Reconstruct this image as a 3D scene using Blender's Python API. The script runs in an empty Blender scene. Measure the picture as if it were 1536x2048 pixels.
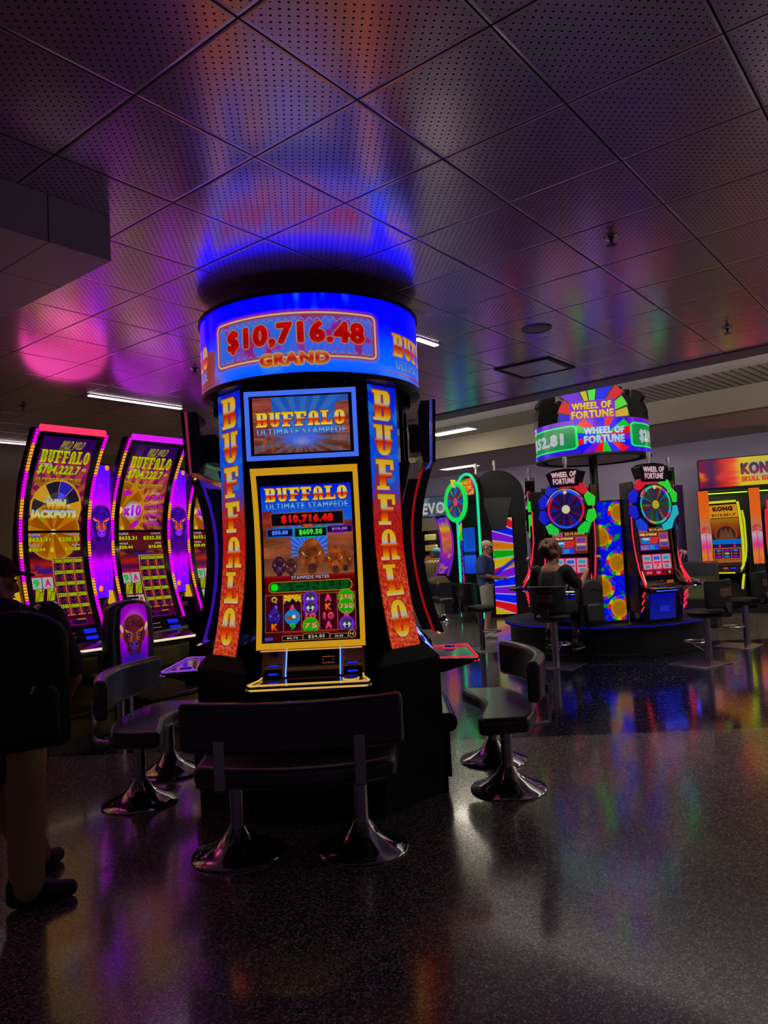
import bpy, bmesh, math, random
import numpy as np
from math import sin, cos, pi, radians, sqrt
from mathutils import Vector, Matrix, Euler

random.seed(7)
RNG = np.random.default_rng(11)
scene = bpy.context.scene
COL = scene.collection

# ------------------------------------------------------------------ camera
cam_data = bpy.data.cameras.new('camera')
cam_data.sensor_fit = 'HORIZONTAL'
cam_data.sensor_width = 36.0
cam_data.lens = 36.0 * 1471.67 / 1536.0
cam_data.clip_end = 100
cam = bpy.data.objects.new('camera', cam_data)
COL.objects.link(cam)
PITCH, ROLL = 0.0550449672, -0.0496785
_fw = Vector((0, cos(PITCH), sin(PITCH)))
_r0 = Vector((1, 0, 0))
_u0 = _r0.cross(_fw)
_R = cos(ROLL) * _r0 + sin(ROLL) * _u0
_U = -sin(ROLL) * _r0 + cos(ROLL) * _u0
cam.matrix_world = Matrix(((_R.x, _U.x, -_fw.x, 0), (_R.y, _U.y, -_fw.y, 0), (_R.z, _U.z, -_fw.z, 1.6), (0, 0, 0, 1)))
scene.camera = cam

# ------------------------------------------------------------------ world and exposure
world = bpy.data.worlds.new('world')
scene.world = world
world.use_nodes = True
world.node_tree.nodes['Background'].inputs[0].default_value = (0.50, 0.32, 0.60, 1)
world.node_tree.nodes['Background'].inputs[1].default_value = 0.075
scene.view_settings.view_transform = 'Standard'
scene.view_settings.look = 'None'
scene.view_settings.exposure = 0.0
scene.view_settings.gamma = 1.0
scene.view_settings.use_curve_mapping = False
scene.cycles.max_bounces = 6
scene.cycles.diffuse_bounces = 3
scene.cycles.glossy_bounces = 4
scene.cycles.transmission_bounces = 4
scene.cycles.sample_clamp_indirect = 4.0
scene.cycles.caustics_reflective = False
scene.cycles.caustics_refractive = False
DISPLAY = 1.0      # strength of every lit display panel
NEON = 1.15        # strength of neon and led trims
TROFFER = 22.0      # strength of the ceiling light lenses

# added area lamps, unseen behind the ceiling border, brighten the raised ceiling and bulkhead
def added_wash_lamp(name, loc, direction, size, power, col=(1.0, 0.93, 0.82)):
    d = bpy.data.lights.new(name, 'AREA')
    d.shape = 'RECTANGLE'
    d.size, d.size_y = size
    d.energy = power
    d.color = col
    o = bpy.data.objects.new(name, d)
    COL.objects.link(o)
    o.location = loc
    n = Vector(direction).normalized()
    x = Vector((0.724, -0.69, 0))
    x = (x - n * x.dot(n)).normalized()
    y = (-n).cross(x)
    o.matrix_world = Matrix(((x.x, y.x, -n.x, loc[0]), (x.y, y.y, -n.y, loc[1]), (x.z, y.z, -n.z, loc[2]), (0, 0, 0, 1)))
    return o
ADDED_WASH = 230.0
for _s in (-6.0, 0.0, 6.0, 11.0):
    added_wash_lamp('cove_lamp', (0.52 + 0.724 * _s + 0.69 * 0.42, 10.01 - 0.69 * _s + 0.724 * 0.42, 3.55), (0.69 * 0.3, 0.724 * 0.3, 0.95), (5.6, 0.16), ADDED_WASH)

# ------------------------------------------------------------------ colours and materials
def lin(c):
    c = np.asarray(c, float) / 255.0
    return np.where(c <= 0.04045, c / 12.92, ((c + 0.055) / 1.055) ** 2.4)

def L4(c):
    a = lin(c)
    return (float(a[0]), float(a[1]), float(a[2]), 1.0)

MATS = {}
def mat(name, col=(20, 20, 20), rough=0.4, metal=0.0, emit=None, strength=1.0, coat=0.0, noise=0.0, nscale=40.0, spec=0.5):
    """procedural principled material; col and emit are sRGB 0-255"""
    if name in MATS:
        return MATS[name]
    m = bpy.data.materials.new(name)
    m.use_nodes = True
    nt = m.node_tree
    b = nt.nodes['Principled BSDF']
    b.inputs['Base Color'].default_value = L4(col)
    b.inputs['Roughness'].default_value = rough
    b.inputs['Metallic'].default_value = metal
    b.inputs['Specular IOR Level'].default_value = spec
    b.inputs['Coat Weight'].default_value = coat
    b.inputs['Coat Roughness'].default_value = 0.08
    if emit is not None:
        b.inputs['Emission Color'].default_value = L4(emit)
        b.inputs['Emission Strength'].default_value = strength
        b.inputs['Specular IOR Level'].default_value = min(spec, 0.12)
    if noise > 0:
        tc = nt.nodes.new('ShaderNodeTexCoord')
        n = nt.nodes.new('ShaderNodeTexNoise')
        n.inputs['Scale'].default_value = nscale
        n.inputs['Detail'].default_value = 4
        nt.links.new(tc.outputs['Object'], n.inputs['Vector'])
        bp = nt.nodes.new('ShaderNodeBump')
        bp.inputs['Strength'].default_value = noise
        bp.inputs['Distance'].default_value = 0.004
        nt.links.new(n.outputs['Fac'], bp.inputs['Height'])
        nt.links.new(bp.outputs['Normal'], b.inputs['Normal'])
    MATS[name] = m
    return m

def display_mat(name='lit_display', strength=1.0):
    if name in MATS:
        return MATS[name]
    m = bpy.data.materials.new(name)
    m.use_nodes = True
    nt = m.node_tree
    b = nt.nodes['Principled BSDF']
    b.inputs['Base Color'].default_value = (0.004, 0.004, 0.005, 1)
    b.inputs['Roughness'].default_value = 0.2
    b.inputs['Specular IOR Level'].default_value = 0.12
    a = nt.nodes.new('ShaderNodeAttribute')
    a.attribute_name = 'Col'
    nt.links.new(a.outputs['Color'], b.inputs['Emission Color'])
    b.inputs['Emission Strength'].default_value = strength
    MATS[name] = m
    return m

class NT:
    """tiny node-expression helper"""
    def __init__(s, m):
        s.nt = m.node_tree
    def n(s, t, **kw):
        nd = s.nt.nodes.new(t)
        for k, v in kw.items():
            setattr(nd, k, v)
        return nd
    def put(s, sock, v):
        if isinstance(v, (int, float)):
            sock.default_value = v
        elif isinstance(v, tuple):
            sock.default_value = v
        else:
            s.nt.links.new(v, sock)
    def m(s, op, a, b=None, c=None):
        nd = s.n('ShaderNodeMath', operation=op)
        s.put(nd.inputs[0], a)
        if b is not None:
            s.put(nd.inputs[1], b)
        if c is not None:
            s.put(nd.inputs[2], c)
        return nd.outputs[0]
    def mix(s, f, a, b):
        nd = s.n('ShaderNodeMix', data_type='RGBA')
        s.put(nd.inputs[0], f)
        s.put(nd.inputs[6], a)
        s.put(nd.inputs[7], b)
        return nd.outputs[2]

# ------------------------------------------------------------------ mesh collecting
class M:
    def __init__(s):
        s.v = []
        s.f = []
    def add(s, v, f):
        o = len(s.v)
        s.v += [tuple(p) for p in v]
        s.f += [tuple(i + o for i in q) for q in f]
        return s
    def box(s, c, d, rz=0.0, rx=0.0, ry=0.0):
        R = Euler((rx, ry, rz)).to_matrix()
        C = Vector(c)
        v = [C + R @ Vector((x * d[0] / 2, y * d[1] / 2, z * d[2] / 2)) for z in (-1, 1) for y in (-1, 1) for x in (-1, 1)]
        return s.add(v, [(0, 2, 3, 1), (4, 5, 7, 6), (0, 1, 5, 4), (2, 6, 7, 3), (0, 4, 6, 2), (1, 3, 7, 5)])
    def prism(s, poly, h0, h1, axis='z', c=(0, 0, 0)):
        n = len(poly)
        def P(a, b, h):
            if axis == 'z':
                p = (a, b, h)
            elif axis == 'x':
                p = (h, a, b)
            else:
                p = (a, h, b)
            return (p[0] + c[0], p[1] + c[1], p[2] + c[2])
        v = [P(a, b, h0) for a, b in poly] + [P(a, b, h1) for a, b in poly]
        f = [tuple(range(n))[::-1], tuple(range(n, 2 * n))]
        f += [(i, (i + 1) % n, n + (i + 1) % n, n + i) for i in range(n)]
        return s.add(v, f)
    def lathe(s, prof, n=32, c=(0, 0, 0), cap=True, R=None):
        v = []
        for r, z in prof:
            for k in range(n):
                a = 2 * pi * k / n
                p = Vector((r * cos(a), r * sin(a), z))
                if R is not None:
                    p = R @ p
                v.append((p[0] + c[0], p[1] + c[1], p[2] + c[2]))
        f = []
        for j in range(len(prof) - 1):
            for k in range(n):
                f.append((j * n + k, j * n + (k + 1) % n, (j + 1) * n + (k + 1) % n, (j + 1) * n + k))
        if cap:
            f.append(tuple(range(n))[::-1])
            f.append(tuple(range((len(prof) - 1) * n, len(prof) * n)))
        return s.add(v, f)
    def cyl(s, p0, p1, r, n=16, r1=None):
        p0, p1 = Vector(p0), Vector(p1)
        d = p1 - p0
        R = d.to_track_quat('Z', 'Y').to_matrix()
        return s.lathe([(r, 0), (r if r1 is None else r1, d.length)], n, p0, True, R)
    def tube(s, pts, r, n=10, closed=False):
        P = [Vector(p) for p in pts]
        N = len(P)
        v = []
        up = Vector((0, 0, 1))
        prev = None
        for i in range(N):
            if closed:
                t = P[(i + 1) % N] - P[i - 1]
            else:
                t = P[min(i + 1, N - 1)] - P[max(i - 1, 0)]
            t.normalize()
            a = prev if prev is not None else (up if abs(t.z) < 0.9 else Vector((1, 0, 0)))
            b = t.cross(a)
            if b.length < 1e-6:
                b = t.cross(Vector((0, 1, 0)))
            b.normalize()
            a = b.cross(t)
            a.normalize()
            prev = a
            rr = r[i] if isinstance(r, (list, tuple)) else r
            for k in range(n):
                q = 2 * pi * k / n
                v.append(P[i] + rr * (cos(q) * a + sin(q) * b))
        f = []
        for i in range(N if closed else N - 1):
            j = (i + 1) % N
            for k in range(n):
                f.append((i * n + k, i * n + (k + 1) % n, j * n + (k + 1) % n, j * n + k))
        if not closed:
            f.append(tuple(range(n))[::-1])
            f.append(tuple(range((N - 1) * n, N * n)))
        return s.add(v, f)
    def cap(s, p0, p1, r0, r1, n=12):
        """tapered capsule"""
        p0, p1 = Vector(p0), Vector(p1)
        d = p1 - p0
        ln = max(d.length, 1e-5)
        R = d.to_track_quat('Z', 'Y').to_matrix()
        prof = [(max(r0 * cos(a), 1e-4), -r0 * sin(a)) for a in (1.5, 1.1, 0.7, 0.35, 0)]
        prof += [(max(r1 * cos(a), 1e-4), ln + r1 * sin(a)) for a in (0, 0.35, 0.7, 1.1, 1.5)]
        return s.lathe(prof, n, p0, True, R)
    def ell(s, c, r, nu=18, nv=12, R=None):
        prof = [(max(sin(pi * j / nv), 1e-4), -cos(pi * j / nv)) for j in range(nv + 1)]
        S = Matrix(((r[0], 0, 0), (0, r[1], 0), (0, 0, r[2])))
        return s.lathe(prof, nu, c, True, (R @ S) if R is not None else S)
    def grid(s, fn, nu, nv):
        v = [fn(i / nu, j / nv) for j in range(nv + 1) for i in range(nu + 1)]
        w = nu + 1
        return s.add(v, [(j * w + i, (j + 1) * w + i, (j + 1) * w + i + 1, j * w + i + 1) for j in range(nv) for i in range(nu)])
    def slab(s, fn, nu, nv, off):
        """solid panel: surface fn(u,v) thickened by vector off"""
        o = Vector(off)
        a = [Vector(fn(i / nu, j / nv)) for j in range(nv + 1) for i in range(nu + 1)]
        v = a + [p + o for p in a]
        w = nu + 1
        K = len(a)
        f = []
        for j in range(nv):
            for i in range(nu):
                q = (j * w + i, (j + 1) * w + i, (j + 1) * w + i + 1, j * w + i + 1)
                f.append(q)
                f.append(tuple(K + k for k in q[::-1]))
        ring = [i for i in range(w)] + [j * w + nu for j in range(1, nv + 1)] + [nv * w + i for i in range(nu - 1, -1, -1)] + [j * w for j in range(nv - 1, 0, -1)]
        for k in range(len(ring)):
            a0, b0 = ring[k], ring[(k + 1) % len(ring)]
            f.append((a0, b0, K + b0, K + a0))
        return s.add(v, f)

MESHES = {}
def build(name, m, material, parent=None, bevel=0.0, seg=2, flat=False, remesh=0.0, smooth_it=4, sub=0, key=None, angle=38):
    if key is not None and key in MESHES:
        me = MESHES[key]
    else:
        me = bpy.data.meshes.new(name)
        me.from_pydata([tuple(p) for p in m.v], [], m.f)
        bm = bmesh.new()
        bm.from_mesh(me)
        bmesh.ops.recalc_face_normals(bm, faces=bm.faces)
        bm.to_mesh(me)
        bm.free()
        me.materials.append(material)
        if not flat:
            me.polygons.foreach_set('use_smooth', [True] * len(me.polygons))
            if remesh == 0 and sub == 0:
                me.set_sharp_from_angle(angle=radians(angle))
        me.update()
        if key is not None:
            MESHES[key] = me
    o = bpy.data.objects.new(name, me)
    COL.objects.link(o)
    if parent is not None:
        o.parent = parent
    if remesh > 0:
        r = o.modifiers.new('remesh', 'REMESH')
        r.mode = 'VOXEL'
        r.voxel_size = remesh
        r.use_smooth_shade = True
        if smooth_it:
            q = o.modifiers.new('smooth', 'SMOOTH')
            q.iterations = smooth_it
            q.factor = 0.5
    if bevel > 0:
        b = o.modifiers.new('bevel', 'BEVEL')
        b.width = bevel
        b.segments = seg
        b.limit_method = 'ANGLE'
        b.angle_limit = radians(40)
        b.harden_normals = False
    if sub > 0:
        q = o.modifiers.new('subdivision', 'SUBSURF')
        q.levels = sub
        q.render_levels = sub
    return o

def tag(o, label, cat, group=None, kind=None):
    o['label'] = label
    o['category'] = cat
    if group:
        o['group'] = group
    if kind:
        o['kind'] = kind
    return o

def thing(name, label, cat, loc=(0, 0, 0), rz=0.0, group=None):
    o = bpy.data.objects.new(name, None)
    o.empty_display_size = 0.1
    COL.objects.link(o)
    o.location = loc
    o.rotation_euler = (0, 0, rz)
    return tag(o, label, cat, group)

def struct(name, m, material, **kw):
    o = build(name, m, material, **kw)
    o['kind'] = 'structure'
    return o

def copy_thing(root, loc, rz, label, group=None):
    def cp(o, par):
        c = o.copy()
        COL.objects.link(c)
        c.parent = par
        for ch in [q for q in bpy.data.objects if q.parent == o]:
            cp(ch, c)
        return c
    kids = list(root.children)
    c = root.copy()
    COL.objects.link(c)
    c.location = loc
    c.rotation_euler = (0, 0, rz)
    c['label'] = label
    if group:
        c['group'] = group
    for k in kids:
        def rec(o, par):
            q = o.copy()
            COL.objects.link(q)
            q.parent = par
            for ch in list(o.children):
                rec(ch, q)
        rec(k, c)
    return c
# ------------------------------------------------------------------ painting the lit displays (numpy pictures held as colour attributes)
GLYPH = {}
def glyph_tris(s):
    if s in GLYPH:
        return GLYPH[s]
    cu = bpy.data.curves.new('tmp_text', 'FONT')
    cu.body = s
    cu.resolution_u = 3
    cu.space_character = 1.14
    ob = bpy.data.objects.new('tmp_text', cu)
    COL.objects.link(ob)
    dg = bpy.context.evaluated_depsgraph_get()
    me = bpy.data.meshes.new_from_object(ob.evaluated_get(dg))
    me.calc_loop_triangles()
    co = np.array([v.co[:2] for v in me.vertices], float)
    tr = np.array([t.vertices[:] for t in me.loop_triangles], int)
    bpy.data.objects.remove(ob)
    bpy.data.curves.remove(cu)
    bpy.data.meshes.remove(me)
    lo, hi = co.min(0), co.max(0)
    T = ((co - lo) / (hi - lo))[tr]
    GLYPH[s] = (T, (hi - lo)[0] / (hi - lo)[1])
    return GLYPH[s]

def rrm(U, V, x0, y0, x1, y1, r=0.0):
    cx, cy = (x0 + x1) / 2, (y0 + y1) / 2
    hx, hy = (x1 - x0) / 2, (y1 - y0) / 2
    r = min(r, hx, hy)
    qx = np.maximum(np.abs(U - cx) - hx + r, 0)
    qy = np.maximum(np.abs(V - cy) - hy + r, 0)
    return (qx * qx + qy * qy <= r * r + 1e-9) if r > 0 else ((np.abs(U - cx) <= hx) & (np.abs(V - cy) <= hy))

def slab_letter(ch, U, V):
    """wide slab-serif poster capitals"""
    if ch == 'B':
        m = rrm(U, V, .1, 0, .6, 1) | rrm(U, V, .1, 0, .93, .53, .2) | rrm(U, V, .1, .47, .93, 1, .2) | rrm(U, V, 0, 0, .3, .1) | rrm(U, V, 0, .9, .3, 1)
        return m & ~rrm(U, V, .45, .14, .57, .43) & ~rrm(U, V, .45, .57, .57, .86)
    if ch == 'U':
        m = (rrm(U, V, .12, -.5, .88, 1, .32) & (V >= 0)) | rrm(U, V, 0, 0, .46, .12) | rrm(U, V, .54, 0, 1, .12) | rrm(U, V, .04, .46, .96, .54)
        return m & ~rrm(U, V, .44, -.1, .56, .84, .05)
    if ch == 'F':
        return rrm(U, V, .16, 0, .52, 1) | rrm(U, V, .02, 0, .95, .17) | rrm(U, V, .78, 0, .95, .34) | rrm(U, V, .5, .43, .84, .58) | rrm(U, V, .02, .88, .68, 1)
    if ch == 'A':
        m = (rrm(U, V, .12, 0, .88, 1.5, .34) & (V <= 1)) | rrm(U, V, 0, .88, .46, 1) | rrm(U, V, .54, .88, 1, 1) | rrm(U, V, .04, .46, .96, .54)
        return m & ~rrm(U, V, .44, .14, .56, .46, .04) & ~rrm(U, V, .44, .62, .56, 1.1)
    if ch == 'L':
        return rrm(U, V, .16, 0, .52, 1) | rrm(U, V, .02, 0, .68, .12) | rrm(U, V, .02, .83, .95, 1) | rrm(U, V, .78, .62, .95, 1)
    m = rrm(U, V, .09, 0, .91, 1, .36) | rrm(U, V, 0, .45, 1, .54, .03)
    return m & ~rrm(U, V, .44, .15, .56, .85, .05)

GOLD = [(0, (225, 185, 60)), (.3, (235, 205, 95)), (.44, (190, 200, 215)), (.5, (215, 130, 50)), (.56, (190, 45, 15)), (.72, (215, 105, 20)), (.88, (235, 190, 50)), (1, (220, 215, 200))]

class Cv:
    def __init__(s, w, h, col=(0, 0, 0)):
        s.w, s.h = w, h
        s.a = np.zeros((h, w, 3)) + np.asarray(col, float)
        s.Y, s.X = np.mgrid[0:h, 0:w] + 0.5
        s.U, s.V = s.X / w, s.Y / h
    def put(s, m, col):
        m = np.clip(m, 0, 1)[..., None]
        s.a = s.a * (1 - m) + np.asarray(col, float) * m
        return s
    def ramp(s, t, stops):
        xs = [p for p, _ in stops]
        return np.stack([np.interp(t, xs, [c[k] for _, c in stops]) for k in range(3)], -1)
    def vgrad(s, stops, v0=0.0, v1=1.0, alpha=1.0):
        t = (s.V - v0) / (v1 - v0)
        s.put(alpha * ((t >= 0) & (t <= 1)), s.ramp(np.clip(t, 0, 1), stops))
        return s
    def noise(s, n, m=None, seed=0, oct=3):
        r = np.random.default_rng(seed)
        out = np.zeros((s.h, s.w))
        m = m or n
        for o in range(oct):
            gx, gy = max(2, int(n * 2 ** o)), max(2, int(m * 2 ** o))
            g = r.random((gy + 2, gx + 2))
            fx, fy = s.U * gx, s.V * gy
            ix, iy = fx.astype(int), fy.astype(int)
            tx, ty = fx - ix, fy - iy
            tx, ty = tx * tx * (3 - 2 * tx), ty * ty * (3 - 2 * ty)
            out += ((g[iy, ix] * (1 - tx) + g[iy, ix + 1] * tx) * (1 - ty) + (g[iy + 1, ix] * (1 - tx) + g[iy + 1, ix + 1] * tx) * ty) / 2 ** o
        return out / (2 - 2 ** (1 - oct))
    def sdr(s, x0, y0, x1, y1, r=0.0):
        W, H = s.w, s.h
        cx, cy = (x0 + x1) / 2 * W, (y0 + y1) / 2 * H
        hx, hy = abs(x1 - x0) / 2 * W, abs(y1 - y0) / 2 * H
        r = min(r * W, hx, hy)
        qx, qy = np.abs(s.X - cx) - hx + r, np.abs(s.Y - cy) - hy + r
        return np.hypot(np.maximum(qx, 0), np.maximum(qy, 0)) + np.minimum(np.maximum(qx, qy), 0) - r
    def rect(s, x0, y0, x1, y1, col, r=0.0, alpha=1.0):
        return s.put(alpha * np.clip(0.5 - s.sdr(x0, y0, x1, y1, r), 0, 1), col)
    def frame(s, x0, y0, x1, y1, col, t, r=0.0, glow=0.0, gcol=None):
        d = np.abs(s.sdr(x0, y0, x1, y1, r))
        if glow:
            s.put(0.8 * np.exp(-(d / glow) ** 2), gcol or col)
        return s.put(np.clip(t / 2 + 0.5 - d, 0, 1), col)
    def ell(s, cx, cy, rx, ry, col, alpha=1.0, soft=0.0, rot=0.0):
        dx, dy = s.X - cx * s.w, s.Y - cy * s.h
        if rot:
            dx, dy = dx * cos(rot) + dy * sin(rot), -dx * sin(rot) + dy * cos(rot)
        RX, RY = rx * s.w, ry * s.w
        q = np.hypot(dx / RX, dy / RY)
        if soft:
            return s.put(alpha * np.clip((1 - q) / soft, 0, 1), col)
        return s.put(alpha * np.clip((1 - q) * min(RX, RY) + 0.5, 0, 1), col)
    def poly(s, pts, col, alpha=1.0):
        P = [(x * s.w, y * s.h) for x, y in pts]
        acc = np.zeros((s.h, s.w))
        for ox, oy in ((-.25, -.25), (.25, -.25), (-.25, .25), (.25, .25)):
            ins = np.zeros((s.h, s.w), bool)
            for k in range(len(P)):
                (xa, ya), (xb, yb) = P[k], P[k - 1]
                if ya == yb:
                    continue
                yy = s.Y + oy
                c = ((ya > yy) != (yb > yy)) & (s.X + ox < (xb - xa) * (yy - ya) / (yb - ya) + xa)
                ins ^= c
            acc += ins
        return s.put(alpha * acc / 4, col)
    def rays(s, cx, cy, n, col, alpha=0.6, r=9.0, rot=0.0, clip=None):
        a = np.arctan2(s.Y - cy * s.h, s.X - cx * s.w) + rot
        d = np.hypot(s.Y - cy * s.h, s.X - cx * s.w) / s.w
        k = 1.0 if clip is None else ((s.U > clip[0]) & (s.U < clip[2]) & (s.V > clip[1]) & (s.V < clip[3]))
        return s.put(k * alpha * np.clip(0.5 + 2 * np.sin(a * n), 0, 1) * np.clip(1.2 - d / r, 0, 1), col)
    def wheel(s, cx, cy, rx, cols, rot=0.0, ry=None, r0=0.0, line=None, lw=1.0, alpha=1.0):
        """wedges of a wheel"""
        ry = ry or rx
        dx, dy = (s.X - cx * s.w) / (rx * s.w), (s.Y - cy * s.h) / (ry * s.w)
        q = np.hypot(dx, dy)
        t = ((np.arctan2(dy, dx) + rot) / (2 * pi)) % 1 * len(cols)
        k = t.astype(int) % len(cols)
        c = np.asarray(cols, float)[k]
        m = np.clip((1 - q) * rx * s.w + .5, 0, 1) * np.clip((q - r0) * rx * s.w + .5, 0, 1)
        if line is not None:
            dl = np.minimum(t % 1, 1 - t % 1) * 2 * pi / len(cols) * q * rx * s.w
            e = np.clip(lw / 2 + .5 - dl, 0, 1)[..., None]
            c = c * (1 - e) + np.asarray(line, float) * e
        return s.put(alpha * m, c)
    def stamp(s, mask, x, y, fill, outline=None, ow=0, shadow=None):
        """mask: coverage at 3x supersample, placed with its top left at pixel x,y"""
        hh, ww = mask.shape
        H, W = s.h, s.w
        big = np.zeros((H * 3, W * 3), bool)
        X0, Y0 = int(round(x * 3)), int(round(y * 3))
        xs, ys = max(0, X0), max(0, Y0)
        xe, ye = min(W * 3, X0 + ww), min(H * 3, Y0 + hh)
        if xe <= xs or ye <= ys:
            return s
        big[ys:ye, xs:xe] = mask[ys - Y0:ye - Y0, xs - X0:xe - X0]
        def cov(b):
            return b.reshape(H, 3, W, 3).mean((1, 3))
        if outline is not None:
            s.put(cov(dil(big, ow)), outline)
        if shadow is not None:
            s.put(cov(np.roll(np.roll(big, ow + 2, 0), ow, 1)), shadow)
        if isinstance(fill, list):
            t = np.clip((s.Y - y) / (hh / 3), 0, 1)
            s.put(cov(big), s.ramp(t, fill))
        else:
            s.put(cov(big), fill)
        return s
    def text(s, txt, x0, y0, x1, y1, fill, bold=1, outline=None, ow=2, shadow=None, skew=0.0, mode=None):
        """txt stretched into the box (fractions of the canvas)"""
        W3, H3 = int((x1 - x0) * s.w * 3), int((y1 - y0) * s.h * 3)
        if W3 < 3 or H3 < 3:
            return s
        mk = np.zeros((H3, W3), bool)
        if mode == 'slab':
            n = len(txt)
            for i, ch in enumerate(txt):
                a, b = int(i * W3 / n), int((i + 1) * W3 / n)
                vv, uu = np.mgrid[0:H3, 0:b - a] + 0.5
                mk[:, a:b] |= slab_letter(ch, uu / ((b - a) * .97), vv / H3)
        else:
            T, asp = glyph_tris(txt)
            sk = skew * H3 / W3
            for t in T:
                q = np.empty((3, 2))
                q[:, 0] = (t[:, 0] * (1 - abs(sk)) + sk * t[:, 1] + (abs(sk) if sk < 0 else 0)) * (W3 - 2 * bold) + bold
                q[:, 1] = (1 - t[:, 1]) * (H3 - 2 * bold) + bold
                x_0, y_0 = np.floor(q.min(0)).astype(int)
                x_1, y_1 = np.ceil(q.max(0)).astype(int) + 1
                x_0, y_0 = max(x_0, 0), max(y_0, 0)
                x_1, y_1 = min(x_1, W3), min(y_1, H3)
                if x_1 <= x_0 or y_1 <= y_0:
                    continue
                yy, xx = np.mgrid[y_0:y_1, x_0:x_1] + 0.5
                (ax, ay), (bx, by), (cx, cy) = q
                d1 = (xx - bx) * (ay - by) - (ax - bx) * (yy - by)
                d2 = (xx - cx) * (by - cy) - (bx - cx) * (yy - cy)
                d3 = (xx - ax) * (cy - ay) - (cx - ax) * (yy - ay)
                mk[y_0:y_1, x_0:x_1] |= ~(((d1 < 0) | (d2 < 0) | (d3 < 0)) & ((d1 > 0) | (d2 > 0) | (d3 > 0)))
            if bold:
                mk = dil(mk, bold)
        return s.stamp(mk, x0 * s.w, y0 * s.h, fill, outline, ow, shadow)

def dil(b, r):
    if r <= 0:
        return b
    p = np.pad(b, r)
    out = b.copy()
    H, W = b.shape
    for dy in range(-r, r + 1):
        for dx in range(-r, r + 1):
            if dx * dx + dy * dy <= r * r + 0.5:
                out |= p[r + dy:r + dy + H, r + dx:r + dx + W]
    return out

def display(name, cv, fn, parent, material=None, key=None):
    """one mesh vertex for each picture point: fn(u,v) arrays -> x,y,z arrays"""
    if key is not None and key in MESHES:
        me = MESHES[key]
    else:
        w, h = cv.w, cv.h
        v, u = np.mgrid[0:h, 0:w]
        u, v = u / (w - 1), v / (h - 1)
        x, y, z = fn(u, v)
        co = np.stack([x + 0 * u, y + 0 * u, z + 0 * u], -1).reshape(-1, 3)
        i = (np.arange(h - 1)[:, None] * w + np.arange(w - 1)[None, :]).ravel()
        q = np.stack([i, i + w, i + w + 1, i + 1], -1).ravel()
        n = len(i)
        me = bpy.data.meshes.new(name)
        me.vertices.add(w * h)
        me.vertices.foreach_set('co', co.ravel())
        me.loops.add(4 * n)
        me.loops.foreach_set('vertex_index', q)
        me.polygons.add(n)
        me.polygons.foreach_set('loop_start', np.arange(n) * 4)
        me.update(calc_edges=True)
        me.polygons.foreach_set('use_smooth', np.ones(n, bool))
        at = me.color_attributes.new('Col', 'FLOAT_COLOR', 'POINT')
        c = np.ones((w * h, 4), np.float32)
        pic = np.clip(cv.a, 0, 255)
        g = pic @ np.array([.3, .55, .15])
        pic = np.clip((g[..., None] + (pic - g[..., None]) * 1.28) * .93, 0, 255)     # vivid screens
        c[:, :3] = lin(pic).reshape(-1, 3)
        at.data.foreach_set('color', c.ravel())
        me.materials.append(material or display_mat('lit_display', DISPLAY))
        me.validate()
        if key is not None:
            MESHES[key] = me
    o = bpy.data.objects.new(name, me)
    COL.objects.link(o)
    o.parent = parent
    return o

# ---- pictures
def bison_head(c, cx, cy, s, hump=(35, 10, 60), face=(150, 60, 40), muz=(95, 40, 150), lit=(200, 110, 50), eye=(60, 70, 220)):
    """a front view of a bison: high woolly hump, low wedge face, small horns, beard"""
    k = c.w / c.h
    hump, face, lit = np.array(hump, float), np.array(face, float), np.array(lit, float)
    nz = c.noise(max(10, int(2.2 / max(s, .02))), max(10, int(2.2 / max(s, .02) / k)), seed=int(cx * 100 + s * 1000), oct=2)[..., None]
    wool = hump * (.6 + .8 * nz)
    for rx, ry, oy in ((.98, .78, -.30), (.66, .62, -.78), (.80, .55, .25)):
        c.ell(cx, cy + oy * s * k, rx * s, ry * s, wool)
    c.ell(cx + .2 * s, cy - .95 * s * k, .5 * s, .4 * s, lit, alpha=.35, soft=1.0)
    c.ell(cx + .7 * s, cy - .2 * s * k, .3 * s, .6 * s, lit, alpha=.3, soft=1.0)
    c.ell(cx, cy + .85 * s * k, .34 * s, .42 * s, wool * .7)
    for sg in (-1, 1):
        c.ell(cx + sg * .60 * s, cy - .08 * s * k, .16 * s, .08 * s, face * .8, rot=sg * .5)
        c.ell(cx + sg * .60 * s, cy - .30 * s * k, .055 * s, .17 * s, (190, 170, 140), rot=sg * .55)
    c.poly([(cx - .40 * s, cy - .25 * s * k), (cx + .40 * s, cy - .25 * s * k), (cx + .25 * s, cy + .62 * s * k), (cx - .25 * s, cy + .62 * s * k)], face * (.65 + .6 * nz))
    c.ell(cx, cy - .38 * s * k, .46 * s, .34 * s, wool * .9)
    c.ell(cx + .06 * s, cy + .12 * s * k, .14 * s, .36 * s, lit, alpha=.5, soft=.9)
    for sg in (-1, 1):
        c.ell(cx + sg * .33 * s, cy + .02 * s * k, .09 * s, .06 * s, (12, 5, 20), rot=sg * .5)
        c.ell(cx + sg * .33 * s, cy + .02 * s * k, .035 * s, .03 * s, eye)
    c.ell(cx, cy + .60 * s * k, .27 * s, .17 * s, muz)
    for sg in (-1, 1):
        c.ell(cx + sg * .13 * s, cy + .57 * s * k, .055 * s, .045 * s, (12, 5, 20))
    return c

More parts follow.
